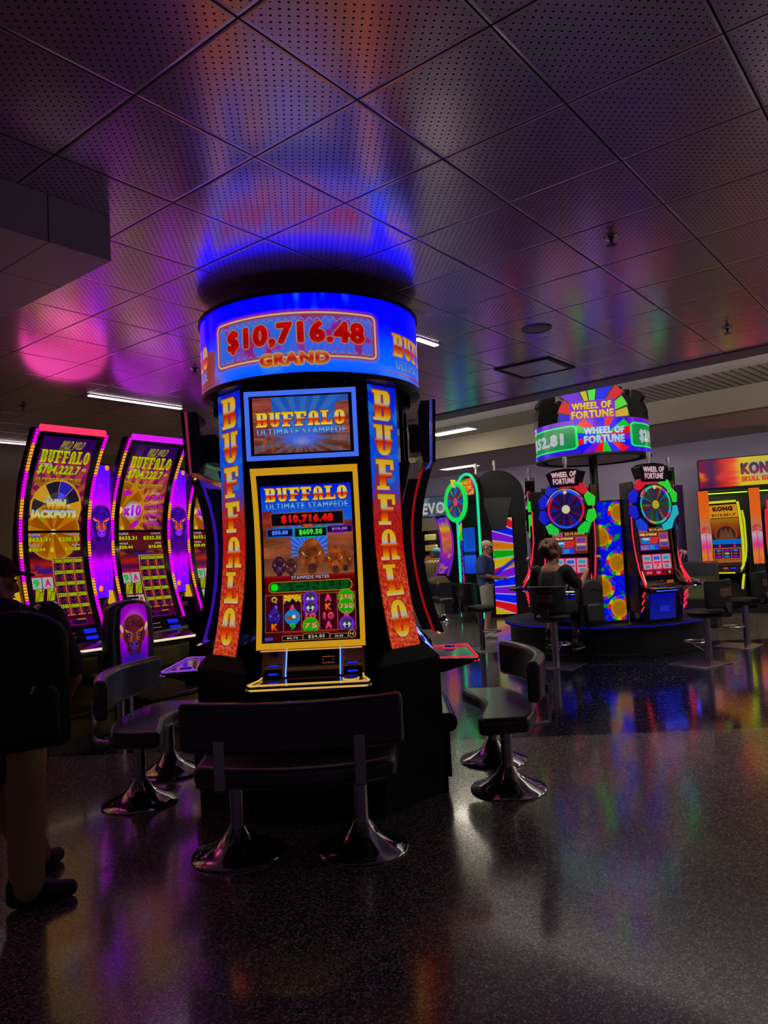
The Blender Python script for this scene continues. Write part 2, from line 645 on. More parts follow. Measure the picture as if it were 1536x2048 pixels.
def bison_close(c, cx, cy, s, hump, face, muz, lit, eye):
    """close-up of a bison face for the tall panels"""
    k = c.w / c.h
    hump, face, lit, muz = (np.array(q, float) for q in (hump, face, lit, muz))
    nz = c.noise(16, int(16 / k), seed=int(s * 1000), oct=3)[..., None]
    wool = hump * (.45 + 1.1 * nz)
    c.ell(cx, cy - .55 * s * k, 1.02 * s, .78 * s, lit * .55 + hump * .45, alpha=.8, soft=.25)
    c.ell(cx, cy - .45 * s * k, .92 * s, .72 * s, wool)
    c.ell(cx, cy + .1 * s * k, .92 * s, .95 * s, wool * .9)
    c.ell(cx, cy + .95 * s * k, .62 * s, .75 * s, wool * .75)
    c.poly([(cx - .62 * s, cy - .25 * s * k), (cx, cy + .0 * s * k), (cx + .62 * s, cy - .25 * s * k), (cx + .46 * s, cy + .6 * s * k), (cx - .46 * s, cy + .6 * s * k)], face * (.6 + .7 * nz))
    c.ell(cx, cy - .12 * s * k, .26 * s, .5 * s, wool * 1.1, alpha=.95, soft=.5)
    for sg in (-1, 1):
        c.poly([(cx + sg * .16 * s, cy + .08 * s * k), (cx + sg * .78 * s, cy - .30 * s * k), (cx + sg * .74 * s, cy - .12 * s * k), (cx + sg * .3 * s, cy + .12 * s * k)], lit * (.7 + .5 * nz))
        c.ell(cx + sg * .46 * s, cy + .14 * s * k, .18 * s, .14 * s, (14, 5, 32), rot=sg * .4)
        c.ell(cx + sg * .45 * s, cy + .15 * s * k, .075 * s, .065 * s, eye)
        c.ell(cx + sg * .43 * s, cy + .13 * s * k, .02 * s, .02 * s, (210, 215, 235))
        c.ell(cx + sg * .24 * s, cy + .35 * s * k, .08 * s, .32 * s, lit, alpha=.6, soft=.8, rot=-sg * .15)
    c.ell(cx, cy + .32 * s * k, .2 * s, .3 * s, face * .75, alpha=.9, soft=.4)
    c.ell(cx, cy + .82 * s * k, .40 * s, .27 * s, muz * (.7 + .6 * nz))
    c.ell(cx, cy + .68 * s * k, .34 * s, .12 * s, muz * 1.25, alpha=.6, soft=.8)
    for sg in (-1, 1):
        c.ell(cx + sg * .2 * s, cy + .78 * s * k, .085 * s, .065 * s, (12, 5, 25))
    c.rect(cx - .2 * s, cy + .98 * s * k, cx + .2 * s, cy + 1.0 * s * k, (20, 8, 40))
    return c

def canyon_rock(c, x0, y0, x1, y1, col, seed):
    n = c.noise(3, 26, seed=seed, oct=3)
    m = c.sdr(x0, y0, x1, y1, .01) + 10 * (c.noise(9, 5, seed=seed + 1) - .5)
    c.put(np.clip(.5 - m, 0, 1), np.asarray(col, float) * (.55 + .8 * n[..., None]))

def paint_sign_ring(w, h, a0, a1):
    """panorama round the drum between angles a0..a1 (degrees, 0 = front)"""
    c = Cv(w, h)
    A = a0 + (a1 - a0) * c.U
    c.vgrad([(0, (0, 2, 195)), (.3, (4, 6, 215)), (.62, (10, 60, 215)), (.85, (25, 85, 205)), (1, (15, 65, 200))])
    U = lambda d: (d - a0) / (a1 - a0)
    n = c.noise(16, 4, seed=3)
    c.put(.9 * np.clip((n - .52) * 4, 0, 1) * np.clip((c.V - .55) * 3, 0, 1), (70, 130, 220))
    st = c.noise(60, 3, seed=5, oct=2)
    c.put(.7 * np.exp(-((A - 10) / 14) ** 2) * np.clip((st - .45) * 4, 0, 1) * np.clip(.34 - c.V, 0, .3) * 3.3, (60, 130, 225))
    pk = np.exp(-((A + 66) / 16) ** 2) * np.clip((c.V - .55) * 2.4, 0, 1)
    c.put(pk, (165, 125, 170))
    canyon_rock(c, U(-74), .52, U(-49), .98, (135, 62, 52), 9)
    c.put(.75 * np.exp(-((A + 50) / 9) ** 2) * np.clip((c.V - .72) * 4, 0, 1), (150, 80, 110))
    # amount panel
    x0, x1 = U(-45), U(38)
    c.rect(x0, .25, x1, .8, (45, 75, 150), r=.012)
    dots = c.noise(50, 6, seed=8, oct=2)
    ins = np.clip(.5 - c.sdr(x0, .25, x1, .8, .012), 0, 1)
    c.put(ins * np.clip((dots - .55) * 5, 0, 1), (150, 50, 130))
    dg = .5 + .5 * np.sin((A * 2.1 + c.V * 30))
    c.put(ins * .5 * np.clip(dg - .4, 0, 1) * np.clip((A + 5) / 20, 0, 1), (170, 40, 150))
    for vv in (.31, .74):
        zz = np.abs(((A * .55) % 2) - 1) * .05
        c.put(ins * np.clip(2 - np.abs(c.V - vv - zz) * h, 0, 1) * .8, (110, 150, 200))
    c.frame(x0, .25, x1, .8, (250, 225, 175), 3.5, r=.012, glow=6.0, gcol=(225, 70, 75))
    c.text('$10,716.48', U(-38), .355, U(32), .67, [(0, (205, 25, 18)), (.6, (170, 10, 10)), (1, (205, 40, 20))], bold=10, outline=(225, 175, 120), ow=4)
    c.text('GRAND', U(-19), .735, U(14), .9, [(0, (225, 160, 110)), (.5, (190, 30, 30)), (1, (225, 150, 60))], bold=6, outline=(235, 190, 110), ow=5)
    for d0 in (49.5, -122):
        if a0 < d0 + 68 and a1 > d0:
            c.text('BUFFALO', U(d0), .4, U(d0 + 66), .70, GOLD, mode='slab', outline=(205, 60, 30), ow=5)
            c.text('ULTIMATE STAMPEDE', U(d0 + 2), .73, U(d0 + 64), .87, [(0, (90, 140, 215)), (1, (170, 200, 225))], bold=2, outline=(20, 15, 90), ow=3)
    c.put(.8 * np.exp(-((A - 95) / 40) ** 2) * np.exp(-((c.V - .93) / .035) ** 2), (190, 45, 45))
    k = np.clip((c.a[..., :2].max(-1) - 60) / 90, 0, 1)[..., None]
    c.a = c.a * (1 - .42 * k)
    return c

def paint_column(w, h, seed=0):
    c = Cv(w, h)
    c.vgrad([(0, (15, 35, 205)), (.12, (18, 65, 210)), (.33, (22, 92, 215)), (.42, (85, 70, 170)), (.47, (170, 55, 55)), (.6, (185, 35, 28)), (.72, (195, 70, 42)), (.86, (205, 78, 55)), (1, (212, 88, 56))])
    n = c.noise(3, 22, seed=seed, oct=2)
    c.put(.8 * np.clip((n - .5) * 4, 0, 1) * (c.V < .38), (60, 130, 220))
    f = c.noise(20, 150, seed=seed + 1, oct=3)
    c.put(np.clip((f - .5) * 5, 0, 1) * np.clip((c.V - .40) * 12, 0, 1) * .65, (130, 22, 30))
    c.put(np.clip((.42 - f) * 5, 0, 1) * np.clip((c.V - .62) * 6, 0, 1) * .7, (240, 160, 95))
    rk = c.noise(9, 4, seed=seed + 2)
    c.put(np.clip((rk - .55) * 9, 0, 1) * ((c.V > .31) & (c.V < .46)) * (np.abs(c.U - .5) > .25), (160, 45, 65))
    for i, ch in enumerate('BUFFALO'):
        y0 = .018 + .1345 * i
        y1 = y0 + (.118 if i < 6 else .138)
        c.text(ch, .16, y0, .84, y1, GOLD, mode='slab', outline=(200, 50, 25), ow=7)
        c.text(ch, .16, y0, .84, y1, GOLD, mode='slab', outline=(95, 12, 10), ow=3)
    return c

def paint_logo(c, x0, y0, x1, y1, second=True):
    yb = y0 + (y1 - y0) * (.62 if second else 1)
    c.text('BUFFALO', x0, y0, x1, yb, GOLD, mode='slab', outline=(50, 22, 8), ow=3, shadow=(90, 40, 10))
    if second:
        c.text('ULTIMATE STAMPEDE', x0 + .01, yb + .02 * (y1 - y0) / .3, x1 - .01, y1, [(0, (70, 130, 210)), (.5, (150, 190, 225)), (1, (60, 110, 200))], bold=2, outline=(10, 15, 50), ow=2)

def paint_top_monitor(w, h):
    c = Cv(w, h)
    c.vgrad([(0, (25, 80, 165)), (.45, (45, 95, 180)), (.62, (60, 105, 205)), (.68, (95, 55, 50)), (1, (82, 42, 28))])
    c.rays(.5, .72, 20, (85, 140, 215), .35)
    for sg, xa, xb in ((0, -.02, .2), (1, .86, 1.02)):
        canyon_rock(c, xa, -.05 if sg == 0 else .12, xb, .7, (140, 70, 62), 20 + sg)
    canyon_rock(c, -.02, .45, .12, .75, (125, 60, 55), 25)
    n = c.noise(20, 14, seed=31)
    c.put(np.clip((n - .5) * 4, 0, 1) * (c.V > .72) * .7, (150, 95, 75))
    c.ell(.5, .74, .3, .13, (70, 105, 220), alpha=.95, soft=.6)
    c.ell(.5, .8, .12, .06, (150, 160, 210), alpha=.7, soft=.9)
    c.rays(.5, .8, 30, (140, 95, 75), .22)
    paint_logo(c, .03, .27, .97, .68)
    return c

def paint_main_screen(w, h):
    c = Cv(w, h)
    c.vgrad([(0, (8, 30, 185)), (.1, (20, 70, 190)), (.22, (30, 90, 190)), (.31, (70, 80, 160)), (.36, (45, 85, 190)), (.55, (100, 60, 55)), (1, (60, 8, 10))])
    canyon_rock(c, -.02, .16, .12, .36, (120, 45, 35), 41)
    canyon_rock(c, .9, .24, 1.02, .36, (120, 45, 40), 42)
    c.rays(.5, .44, 26, (110, 160, 225), .6, r=.5)
    canyon_rock(c, -.02, .33, .3, .5, (132, 78, 55), 43)
    canyon_rock(c, .72, .31, 1.02, .5, (132, 76, 54), 44)
    c.vgrad([(0, (98, 60, 44)), (1, (122, 82, 55))], .47, .585)
    nz = c.noise(30, 40, seed=45)
    for cx, cy, s, hu, fa in ((.17, .53, .085, (45, 20, 45), (70, 40, 60)), (.3, .54, .075, (60, 30, 40), (95, 55, 50)), (.9, .51, .085, (100, 50, 28), (120, 65, 35)), (.79, .505, .115, (125, 62, 30), (165, 95, 45)), (.53, .475, .15, (115, 62, 32), (150, 85, 45))):
        bison_head(c, cx, cy, s, hump=hu, face=fa, muz=(60, 35, 60), lit=(170, 110, 55), eye=(20, 15, 40))
    c.put(np.clip((nz - .5) * 3, 0, 1) * ((c.V > .4) & (c.V < .575)) * .3, (70, 25, 20))
    c.ell(.5, .6, .55, .05, (165, 125, 90), alpha=.65, soft=.9)
    paint_logo(c, .045, .015, .97, .155)
    # amount panel
    c.rect(.1, .178, .9, .262, (9, 8, 14))
    c.frame(.1, .178, .9, .262, (120, 80, 45), 3)
    c.text('$10,716.48', .21, .19, .79, .25, [(0, (215, 45, 35)), (1, (180, 20, 18))], bold=7)
    c.rect(.44, .252, .57, .275, (120, 30, 25), r=.01)
    c.text('GRAND', .455, .256, .555, .271, (215, 120, 80), bold=1)
    for x0, x1, y0, t, bc, tc, v in ((.05, .33, .28, '$50.00', (25, 90, 170), (90, 130, 230), 0), (.35, .71, .278, '$609.50', (25, 150, 120), (80, 220, 60), .01), (.715, .99, .275, '$10.00', (110, 40, 150), (165, 90, 205), -.008)):
        c.rect(x0, y0, x1, y0 + .05 + v, (8, 8, 30))
        c.frame(x0, y0, x1, y0 + .05 + v, bc, 3)
        c.text(t, x0 + .05, y0 + .009, x1 - .05, y0 + .041 + v, tc, bold=4)
        c.rect((x0 + x1) / 2 - .05, y0 + .046 + v, (x0 + x1) / 2 + .05, y0 + .058 + v, bc, r=.008)
    # meter
    c.rect(-.1, .6, 1.1, 1.05, (70, 6, 8))
    c.vgrad([(0, (120, 22, 20)), (.3, (95, 8, 10)), (1, (45, 4, 8))], .585, .66, .9)
    c.text('STAMPEDE METER', .3, .59, .72, .612, (165, 175, 200), bold=1, outline=(40, 20, 20), ow=2)
    c.rect(.04, .622, .97, .695, (150, 105, 45), r=.06)
    c.rect(.055, .629, .955, .688, (5, 40, 15), r=.05)
    c.rect(.07, .636, .15, .681, (20, 210, 40), r=.03)
    c.text('BONUS', .17, .634, .93, .683, (16, 105, 40), bold=3, outline=(60, 190, 70), ow=1)
    c.text('BONUS', .17, .634, .93, .683, (10, 62, 25), bold=2)
    # reels
    c.rect(.005, .705, .995, .942, (130, 95, 45))
    sym = [['Q', 'J', 'bison', 'K'], ['sun', 'A', 'eagle', '9'], ['wolf', 'wolf', '10', '75'], ['A', 'K', '10', 'A'], ['250', '750', 'A', 'wolf']]
    for i in range(5):
        x0 = .012 + .1965 * i
        c.rect(x0, .71, x0 + .188, .938, (52, 5, 22))
        for j in range(4):
            y0 = .711 + .0565 * j
            X = lambda f: x0 + .188 * f
            Y = lambda f: y0 + .0555 * f
            k = sym[i][j]
            if k in ('250', '750', '75'):
                c.ell(X(.5), Y(.5), .09, .088, (150, 150, 40))
                c.ell(X(.5), Y(.5), .082, .078, (35, 150, 25))
                c.text(k, X(.12), Y(.2), X(.88), Y(.8), [(0, (235, 130, 60)), (1, (200, 200, 190))], bold=3, outline=(60, 20, 30), ow=2)
            elif k == 'wolf':
                c.ell(X(.5), Y(.5), .085, .082, (110, 45, 185))
                c.ell(X(.5), Y(.52), .055, .068, (55, 55, 75))
                for sg in (-1, 1):
                    c.poly([(X(.5 + sg * .1), Y(.2)), (X(.5 + sg * .28), Y(-.02)), (X(.5 + sg * .3), Y(.4))], (50, 50, 70))
                    c.ell(X(.5 + sg * .13), Y(.45), .012, .01, (225, 225, 240))
                    c.poly([(X(.5), Y(.55)), (X(.5 + sg * .26), Y(.5)), (X(.5 + sg * .12), Y(.92)), (X(.5), Y(.95))], (190, 185, 205))
                c.ell(X(.5), Y(.78), .018, .014, (15, 10, 20))
            elif k == 'bison':
                c.rect(X(0), Y(-.05), X(1), Y(1.05), (30, 15, 60))
                bison_head(c, X(.5), Y(.5), .07, hump=(45, 25, 110), face=(35, 30, 120), muz=(25, 20, 60), lit=(150, 80, 60))
            elif k == 'sun':
                c.rect(X(0), Y(0), X(1), Y(1), (190, 140, 25))
                c.rays(X(.5), Y(.6), 14, (235, 210, 90), .8, r=.3, clip=(X(0), Y(0), X(1), Y(1)))
                c.poly([(X(0), Y(1)), (X(.15), Y(.6)), (X(.35), Y(.8)), (X(.5), Y(.35)), (X(.72), Y(.85)), (X(.85), Y(.62)), (X(1), Y(1))], (10, 12, 22))
            elif k == 'eagle':
                c.ell(X(.5), Y(.5), .085, .08, (40, 120, 190))
                c.poly([(X(.02), Y(.55)), (X(.3), Y(.3)), (X(.55), Y(.45)), (X(.98), Y(.25)), (X(.7), Y(.7)), (X(.45), Y(.85))], (120, 80, 40))
                c.ell(X(.58), Y(.45), .02, .02, (220, 220, 215))
            else:
                fc = {'Q': [(0, (210, 190, 90)), (1, (130, 120, 50))], 'J': [(0, (70, 110, 230)), (1, (40, 50, 170))], 'K': [(0, (235, 150, 40)), (1, (200, 70, 20))], 'A': [(0, (230, 70, 130)), (1, (190, 30, 90))], '9': [(0, (60, 200, 90)), (1, (20, 120, 60))], '10': [(0, (220, 70, 90)), (1, (150, 30, 60))]}[k]
                d = 0 if len(k) > 1 else .12
                c.text(k, X(.2 + d), Y(.12), X(.8 - d), Y(.9), fc, bold=4, outline=(210, 160, 150) if k in 'A10' else (40, 20, 20), ow=2)
    # bottom meters
    c.rect(-.01, .945, 1.01, 1.01, (62, 8, 12))
    c.rect(.2, .942, .8, .952, (120, 25, 25))
    for x0, x1, y0, t in ((.19, .41, .966, '$0.75'), (.42, .7, .958, '$24.85'), (.71, .9, .966, '$0.80')):
        c.rect(x0, y0, x1, .994, (10, 8, 12))
        c.frame(x0, y0, x1, .994, (140, 105, 60), 2)
        c.text(t, x0 + .05, y0 + .008, x1 - .05, .988, (200, 190, 170), bold=1)
    c.rect(0, .972, .09, .99, (60, 70, 150))
    c.ell(.945, .97, .042, .042, (170, 145, 90))
    c.ell(.945, .97, .034, .034, (18, 12, 14))
    c.text('1¢', .925, .96, .965, .98, (220, 200, 150), bold=1)
    return c

PINK = (205, 40, 120)
LIME = [(0, (190, 200, 30)), (.5, (150, 160, 15)), (1, (200, 195, 60))]
def gold_wheel(c, cx, cy, r, rot=.1):
    c.wheel(cx, cy, r * 1.06, [(170, 135, 48)], 0)
    c.wheel(cx, cy, r, [(180, 128, 32), (150, 88, 16)] * 8, rot, line=(90, 55, 10), lw=1.2)
    c.wheel(cx, cy, r * .86, [(170, 114, 24), (140, 76, 12)] * 8, rot, line=(90, 55, 10), lw=1.2)
    for i, col in ((1, (40, 190, 40)), (4, (190, 190, 60)), (7, (60, 60, 190)), (10, (40, 190, 40)), (13, (200, 190, 170))):
        a = -rot + (i + .5) * 2 * pi / 16
        c.ell(cx + cos(a) * r * .68, cy + sin(a) * r * .68 * c.w / c.h, r * .1, r * .07, col, rot=a)
    c.wheel(cx, cy, r * .13, [(225, 200, 120)], 0)

def paint_jackpot_upper(w, h, variant=0):
    c = Cv(w, h, (60, 8, 60))
    c.vgrad([(0, (32, 8, 60)), (.14, (55, 10, 80)), (.3, (120, 20, 100)), (.5, (110, 30, 70)), (1, (50, 4, 45))])
    c.rays(.5, .72, 18, (215, 125, 50), .75, r=.9)
    c.put(np.clip((.2 - c.V) * 9, 0, 1), (42, 8, 72))
    nz = c.noise(5, 6, seed=61)
    c.put(.5 * nz * np.clip((c.V - .6) * 3, 0, 1), (60, 0, 50))
    c.text('WILD WILD', .34, .035, .82, .115, (175, 170, 20), bold=1, skew=.5)
    c.rect(.36, .118, .6, .123, (175, 170, 20))
    c.text('BUFFALO', .06, .135, .97, .265, LIME, mode='slab', outline=(70, 20, 20), ow=3, shadow=(120, 60, 20))
    c.text('$704,222.7', .05, .285, .84, .395, (170, 185, 20), bold=5, outline=(45, 45, 5), ow=3, skew=.15)
    c.text('40', .86, .305, .95, .345, (170, 185, 20), bold=2, skew=.15)
    c.rect(.06, .275, .3, .285, (190, 170, 190))
    if variant == 0:
        c.text('JACKPOT FEATURE', .06, .42, .9, .51, [(0, (190, 165, 60)), (.5, (120, 90, 20)), (1, (190, 160, 60))], bold=4, outline=(60, 35, 10), ow=2)
        c.wheel(.5, .745, .47, [(190, 150, 50)], 0)
        c.wheel(.5, .745, .44, [(30, 22, 40), (195, 145, 45), (35, 28, 40), (205, 165, 70), (40, 30, 45), (40, 35, 170), (45, 35, 40), (190, 150, 60), (30, 24, 35), (45, 35, 150)], .9, line=(200, 170, 80), lw=1.5)
        c.wheel(.5, .745, .26, [(60, 50, 60), (200, 180, 120), (70, 60, 60), (215, 205, 150), (70, 60, 65), (90, 85, 210), (70, 60, 60), (200, 170, 110), (60, 55, 60), (90, 80, 190)], .9)
        gold_wheel(c, .47, 1.02, .47)
        c.text('WIN', .3, .645, .68, .765, [(0, (150, 175, 205)), (.45, (210, 190, 120)), (1, (180, 120, 20))], bold=11, outline=(70, 45, 20), ow=3)
        c.text('JACKPOTS', .04, .765, .9, .89, [(0, (150, 175, 205)), (.5, (215, 200, 130)), (1, (185, 125, 20))], bold=10, outline=(70, 45, 20), ow=3)
    else:
        c.put(np.clip((c.V - .45) * 6, 0, 1) * np.clip(.95 - c.U, 0, 1) * .85, (180, 115, 15))
        c.rays(.1, .76, 20, (230, 190, 60), .7, r=1.0)
        c.text('MULTIPLY JACKPOTS', .12, .44, .9, .51, [(0, (190, 165, 60)), (1, (120, 90, 20))], bold=4, outline=(60, 35, 10), ow=2)
        gold_wheel(c, .03, .76, .5, .4)
        c.ell(.3, .76, .22, .2, (185, 195, 225), alpha=.9, soft=.5)
        c.text('x10', .1, .69, .5, .83, [(0, (190, 60, 200)), (1, (150, 20, 170))], bold=10, outline=(225, 190, 235), ow=4)
        c.ell(.14, .55, .11, .05, (165, 30, 160))
        c.ell(.36, .93, .12, .05, (165, 30, 160), rot=-.6)
        for i, (a, b) in enumerate((('SUPER', '$6,333.10'), ('MAJOR', '$2,225.50'), ('MINOR', '$204.40'), ('MINI', '$108.90'))):
            y = .535 + .108 * i
            c.text(a, .68, y, .86, y + .032, (200, 175, 190), bold=1)
            c.text(b, .55 + .04 * (i > 1), y + .042, .97 - .06 * (i > 1), y + .092, [(0, (205, 70, 190)), (1, (150, 30, 150))], bold=3, outline=(60, 5, 60), ow=2)
    return c

def paint_jackpot_lower(w, h, variant=0):
    c = Cv(w, h, (50, 5, 40))
    c.vgrad([(0, (70, 12, 30)), (.16, (80, 25, 20)), (.24, (40, 6, 30)), (.34, (150, 35, 25)), (.4, (60, 12, 60)), (.46, (150, 30, 50)), (.55, (60, 5, 40)), (1, (55, 8, 25))])
    n = c.noise(3, 16, seed=71 + variant)
    c.put(np.clip((n - .5) * 6, 0, 1) * ((c.V > .2) & (c.V < .45)) * .8, (165, 60, 40))
    n2 = c.noise(4, 12, seed=74 + variant)
    c.put(np.clip((n2 - .55) * 6, 0, 1) * ((c.V > .24) & (c.V < .43)), (50, 25, 105))
    if variant == 0:
        gold_wheel(c, .47, -.02, .47)
    G = (175, 185, 25)
    S = (205, 185, 190)
    for t, x0, x1, y0, y1, col, o in (('SUPER', .02, .24, .008, .035, S, 1), ('$633.31', .02, .42, .047, .1, G, 4), ('MAJOR', .74, .96, .008, .035, S, 1), ('$222.55', .56, .97, .047, .1, G, 4), ('MINOR', .02, .22, .122, .145, S, 1), ('$20.44', .02, .32, .155, .2, G, 4), ('MINI', .82, .96, .122, .145, S, 1), ('$10.89', .67, .97, .155, .2, G, 4)):
        c.text(t, x0, y0, x1, y1, col, bold=o, outline=(40, 15, 10), ow=2)
    # loose cards at the left
    for x0, y0, t, col in ((.0, .47, '9', (30, 165, 60)), (.205, .47, 'A', (185, 30, 110)), (.0, .73, '', (200, 190, 190)), (.205, .73, '10', (165, 20, 45))):
        c.rect(x0, y0, x0 + .19, y0 + .12, (165, 170, 165), r=.01)
        if t:
            c.text(t, x0 + .04, y0 + .02, x0 + .15, y0 + .1, col, bold=4)
    for x0 in (.02, .225):
        c.text('Wild', x0 - .01, .585, x0 + .2, .72, LIME, bold=3, outline=(25, 10, 20), ow=3, skew=.3)
    # reel block
    c.rect(.42, .27, 1.0, .885, (165, 140, 60))
    vals = [['1500', '5000', '50000'], ['2500', '10000', '10000'], ['2500', '10000', '25000'], ['2500', '50000', '25000'], ['2500', '10000', '10000']]
    for i in range(3):
        x0 = .435 + .19 * i
        c.rect(x0, .28, x0 + .175, .875, (35, 5, 40))
        for j in range(5):
            y0 = .28 + .12 * j
            if y0 + .1 < .88:
                c.rect(x0, y0 + .05, x0 + .175, min(y0 + .115, .875), (120, 28, 50))
                bison_head(c, x0 + .085, y0 + .085, .055, hump=(20, 6, 40), face=(70, 20, 60), muz=(40, 15, 60), lit=(200, 70, 50), eye=(160, 120, 220))
            c.text(vals[j][i], x0 + .005, y0 + .006, x0 + .17, y0 + .046, LIME, bold=3, outline=(60, 55, 5), ow=2)
    c.rect(.0, .915, 1, 1.0, (62, 8, 45))
    for x0, x1 in ((.1, .55), (.58, .86)):
        c.rect(x0, .935, x1, .985, (28, 8, 48))
        c.frame(x0, .935, x1, .985, (130, 30, 100), 1.5)
        c.rect(x0 + .12, .925, x0 + .27, .938, (150, 130, 40))
    return c

def paint_bison_sign(w, h):
    c = Cv(w, h)
    c.vgrad([(0, (60, 20, 185)), (.1, (90, 15, 190)), (.3, (150, 8, 190)), (.38, (140, 10, 160)), (.55, (60, 10, 110)), (.62, (40, 8, 80)), (.72, (150, 10, 180)), (.85, (130, 5, 190)), (1, (80, 15, 185))])
    n = c.noise(14, 2, seed=81, oct=2)
    c.put(.6 * np.clip((n - .5) * 4, 0, 1) * (np.abs(c.V - .5) > .3), (70, 30, 220))
    bison_close(c, .5, .43, .5, (45, 10, 105), (150, 60, 60), (115, 45, 185), (215, 100, 55), (50, 70, 230))
    m = c.noise(3, 8, seed=82)
    c.put(np.clip((m - .45) * 5, 0, 1) * np.exp(-((c.V - .63) / .06) ** 2), (55, 10, 90))
    for x, y in ((.85, .02), (.4, .93)):
        c.ell(x, y, .1, .1, (215, 120, 30))
    for x, y in ((.5, .16), (.72, .86)):
        c.ell(x, y, .07, .035, (190, 20, 110), rot=.6)
    return c

def paint_chair_bison(w, h):
    c = Cv(w, h, (140, 10, 170))
    c.vgrad([(0, (120, 12, 150)), (.5, (160, 15, 190)), (1, (60, 10, 130))])
    c.ell(.5, .42, .5, .66, (190, 90, 200), alpha=.8, soft=.4)
    for sg in (-1, 1):
        c.ell(.5 + sg * .4, .5, .13, .08, (150, 75, 60), rot=sg * .4)
        c.ell(.5 + sg * .43, .40, .05, .14, (200, 175, 150), rot=sg * .5)
    bison_close(c, .5, .48, .42, (80, 30, 42), (115, 52, 40), (75, 40, 115), (190, 115, 60), (60, 60, 230))
    c.ell(.5, 1.02, .5, .5, (45, 20, 130), alpha=.9, soft=.5)
    return c

def paint_ribs(w, h, stops, n):
    """ribbed neon along v: stops of (v, colour), dark gaps between ribs"""
    c = Cv(w, h)
    t = c.V
    col = c.ramp(t, stops)
    c.put(1, col)
    rib = .5 + .5 * np.cos(t * n * 2 * pi)
    c.put(.8 * np.clip(1.3 * rib - .5, 0, 1), (25, 5, 25))
    return c

WHEELC = [(110, 30, 190), (10, 20, 215), (200, 15, 25), (215, 130, 15), (20, 190, 30), (190, 185, 20)]
def paint_sunburst(w, h, cx, cy, n=22, rot=0.0):
    c = Cv(w, h)
    cols = [(110, 30, 180), (10, 30, 205), (185, 25, 35), (190, 170, 20), (25, 150, 25), (190, 115, 15)]
    c.wheel(cx, cy, 6.0, [cols[i % 6] for i in range(n)], rot, line=(175, 175, 185), lw=2.6)
    return c

def paint_prize_ring(w, h, a0, a1, ca):
    """drum of the prize-wheel carousel, ca = angle that faces the camera"""
    c = Cv(w, h)
    A = a0 + (a1 - a0) * c.U
    U = lambda d: (d - a0) / (a1 - a0)
    c.vgrad([(0, (120, 30, 170)), (.25, (90, 20, 190)), (.6, (60, 15, 200)), (1, (55, 15, 190))])
    n = c.noise(50, 2, seed=91, oct=2)
    c.put(.6 * np.clip((n - .55) * 5, 0, 1), (20, 20, 210))
    for cc in (ca + 12,):
        k = (U(1) - U(0))
        c.wheel(U(cc), .52, 30 * k, [[(110, 20, 190), (8, 15, 215), (205, 10, 22), (10, 20, 210), (20, 185, 30), (205, 12, 22)][i % 6] for i in range(18)], .1, ry=34 * k)
        c.text('WHEEL OF', U(cc - 19), .26, U(cc + 21), .47, [(0, (160, 210, 235)), (1, (205, 225, 230))], bold=5, outline=(70, 30, 120), ow=2)
        c.text('FORTUNE', U(cc - 19), .5, U(cc + 21), .74, [(0, (190, 220, 230)), (1, (130, 190, 225))], bold=5, outline=(70, 30, 120), ow=2)
    for d0, d1, t, x0, x1 in ((-92, -14, '$52.81', -80, -27), (41, 110, '$219.65', 52, 100)):
        c.rect(U(ca + d0), .17, U(ca + d1), .84, (15, 130, 70), r=.02)
        c.vgrad([(0, (20, 120, 70)), (1, (10, 60, 30))], .22, .5, 0)
        c.frame(U(ca + d0), .17, U(ca + d1), .84, (40, 225, 120), 6, r=.02)
        c.text(t, U(ca + x0), .33, U(ca + x1), .75, (175, 190, 190), bold=11, outline=(10, 50, 30), ow=3)
    return c

def paint_spin_wheel(w, kind=0):
    c = Cv(w, w)
    if kind == 0:
        rim = [(200, 30, 60), (200, 30, 60), (30, 60, 215), (40, 90, 220), (40, 90, 220), (150, 40, 160)] * 2
        inn = [(60, 12, 30), (25, 20, 90), (70, 20, 90), (30, 15, 50), (20, 35, 150), (90, 15, 50), (35, 10, 60), (20, 30, 130)] * 3
        hub = (205, 205, 165)
    elif kind == 1:
        rim = [(40, 190, 110), (60, 170, 190), (200, 50, 110), (70, 190, 190), (50, 180, 120), (190, 160, 60), (150, 70, 190), (60, 190, 200)] * 2
        inn = [(20, 90, 90), (90, 60, 20), (25, 60, 110), (110, 30, 60), (90, 110, 40), (60, 30, 110), (30, 100, 110), (70, 60, 20)] * 3
        hub = (175, 165, 50)
    else:
        rim = [(20, 190, 80)] * 6
        inn = [(20, 110, 190), (30, 130, 170), (150, 50, 60), (30, 80, 160), (150, 130, 30), (60, 60, 130)] * 4
        hub = (205, 80, 90)
    c.wheel(.5, .5, .5, rim, .3)
    c.wheel(.5, .5, .435, inn, .2, line=(5, 5, 10), lw=.8)
    n = c.noise(8, 8, seed=95 + kind)
    c.put(.35 * n * (np.hypot(c.U - .5, c.V - .5) < .43), (15, 5, 25))
    c.wheel(.5, .5, .11, [hub], 0)
    c.ell(.5, .06, .05, .05, (215, 195, 140))
    return c

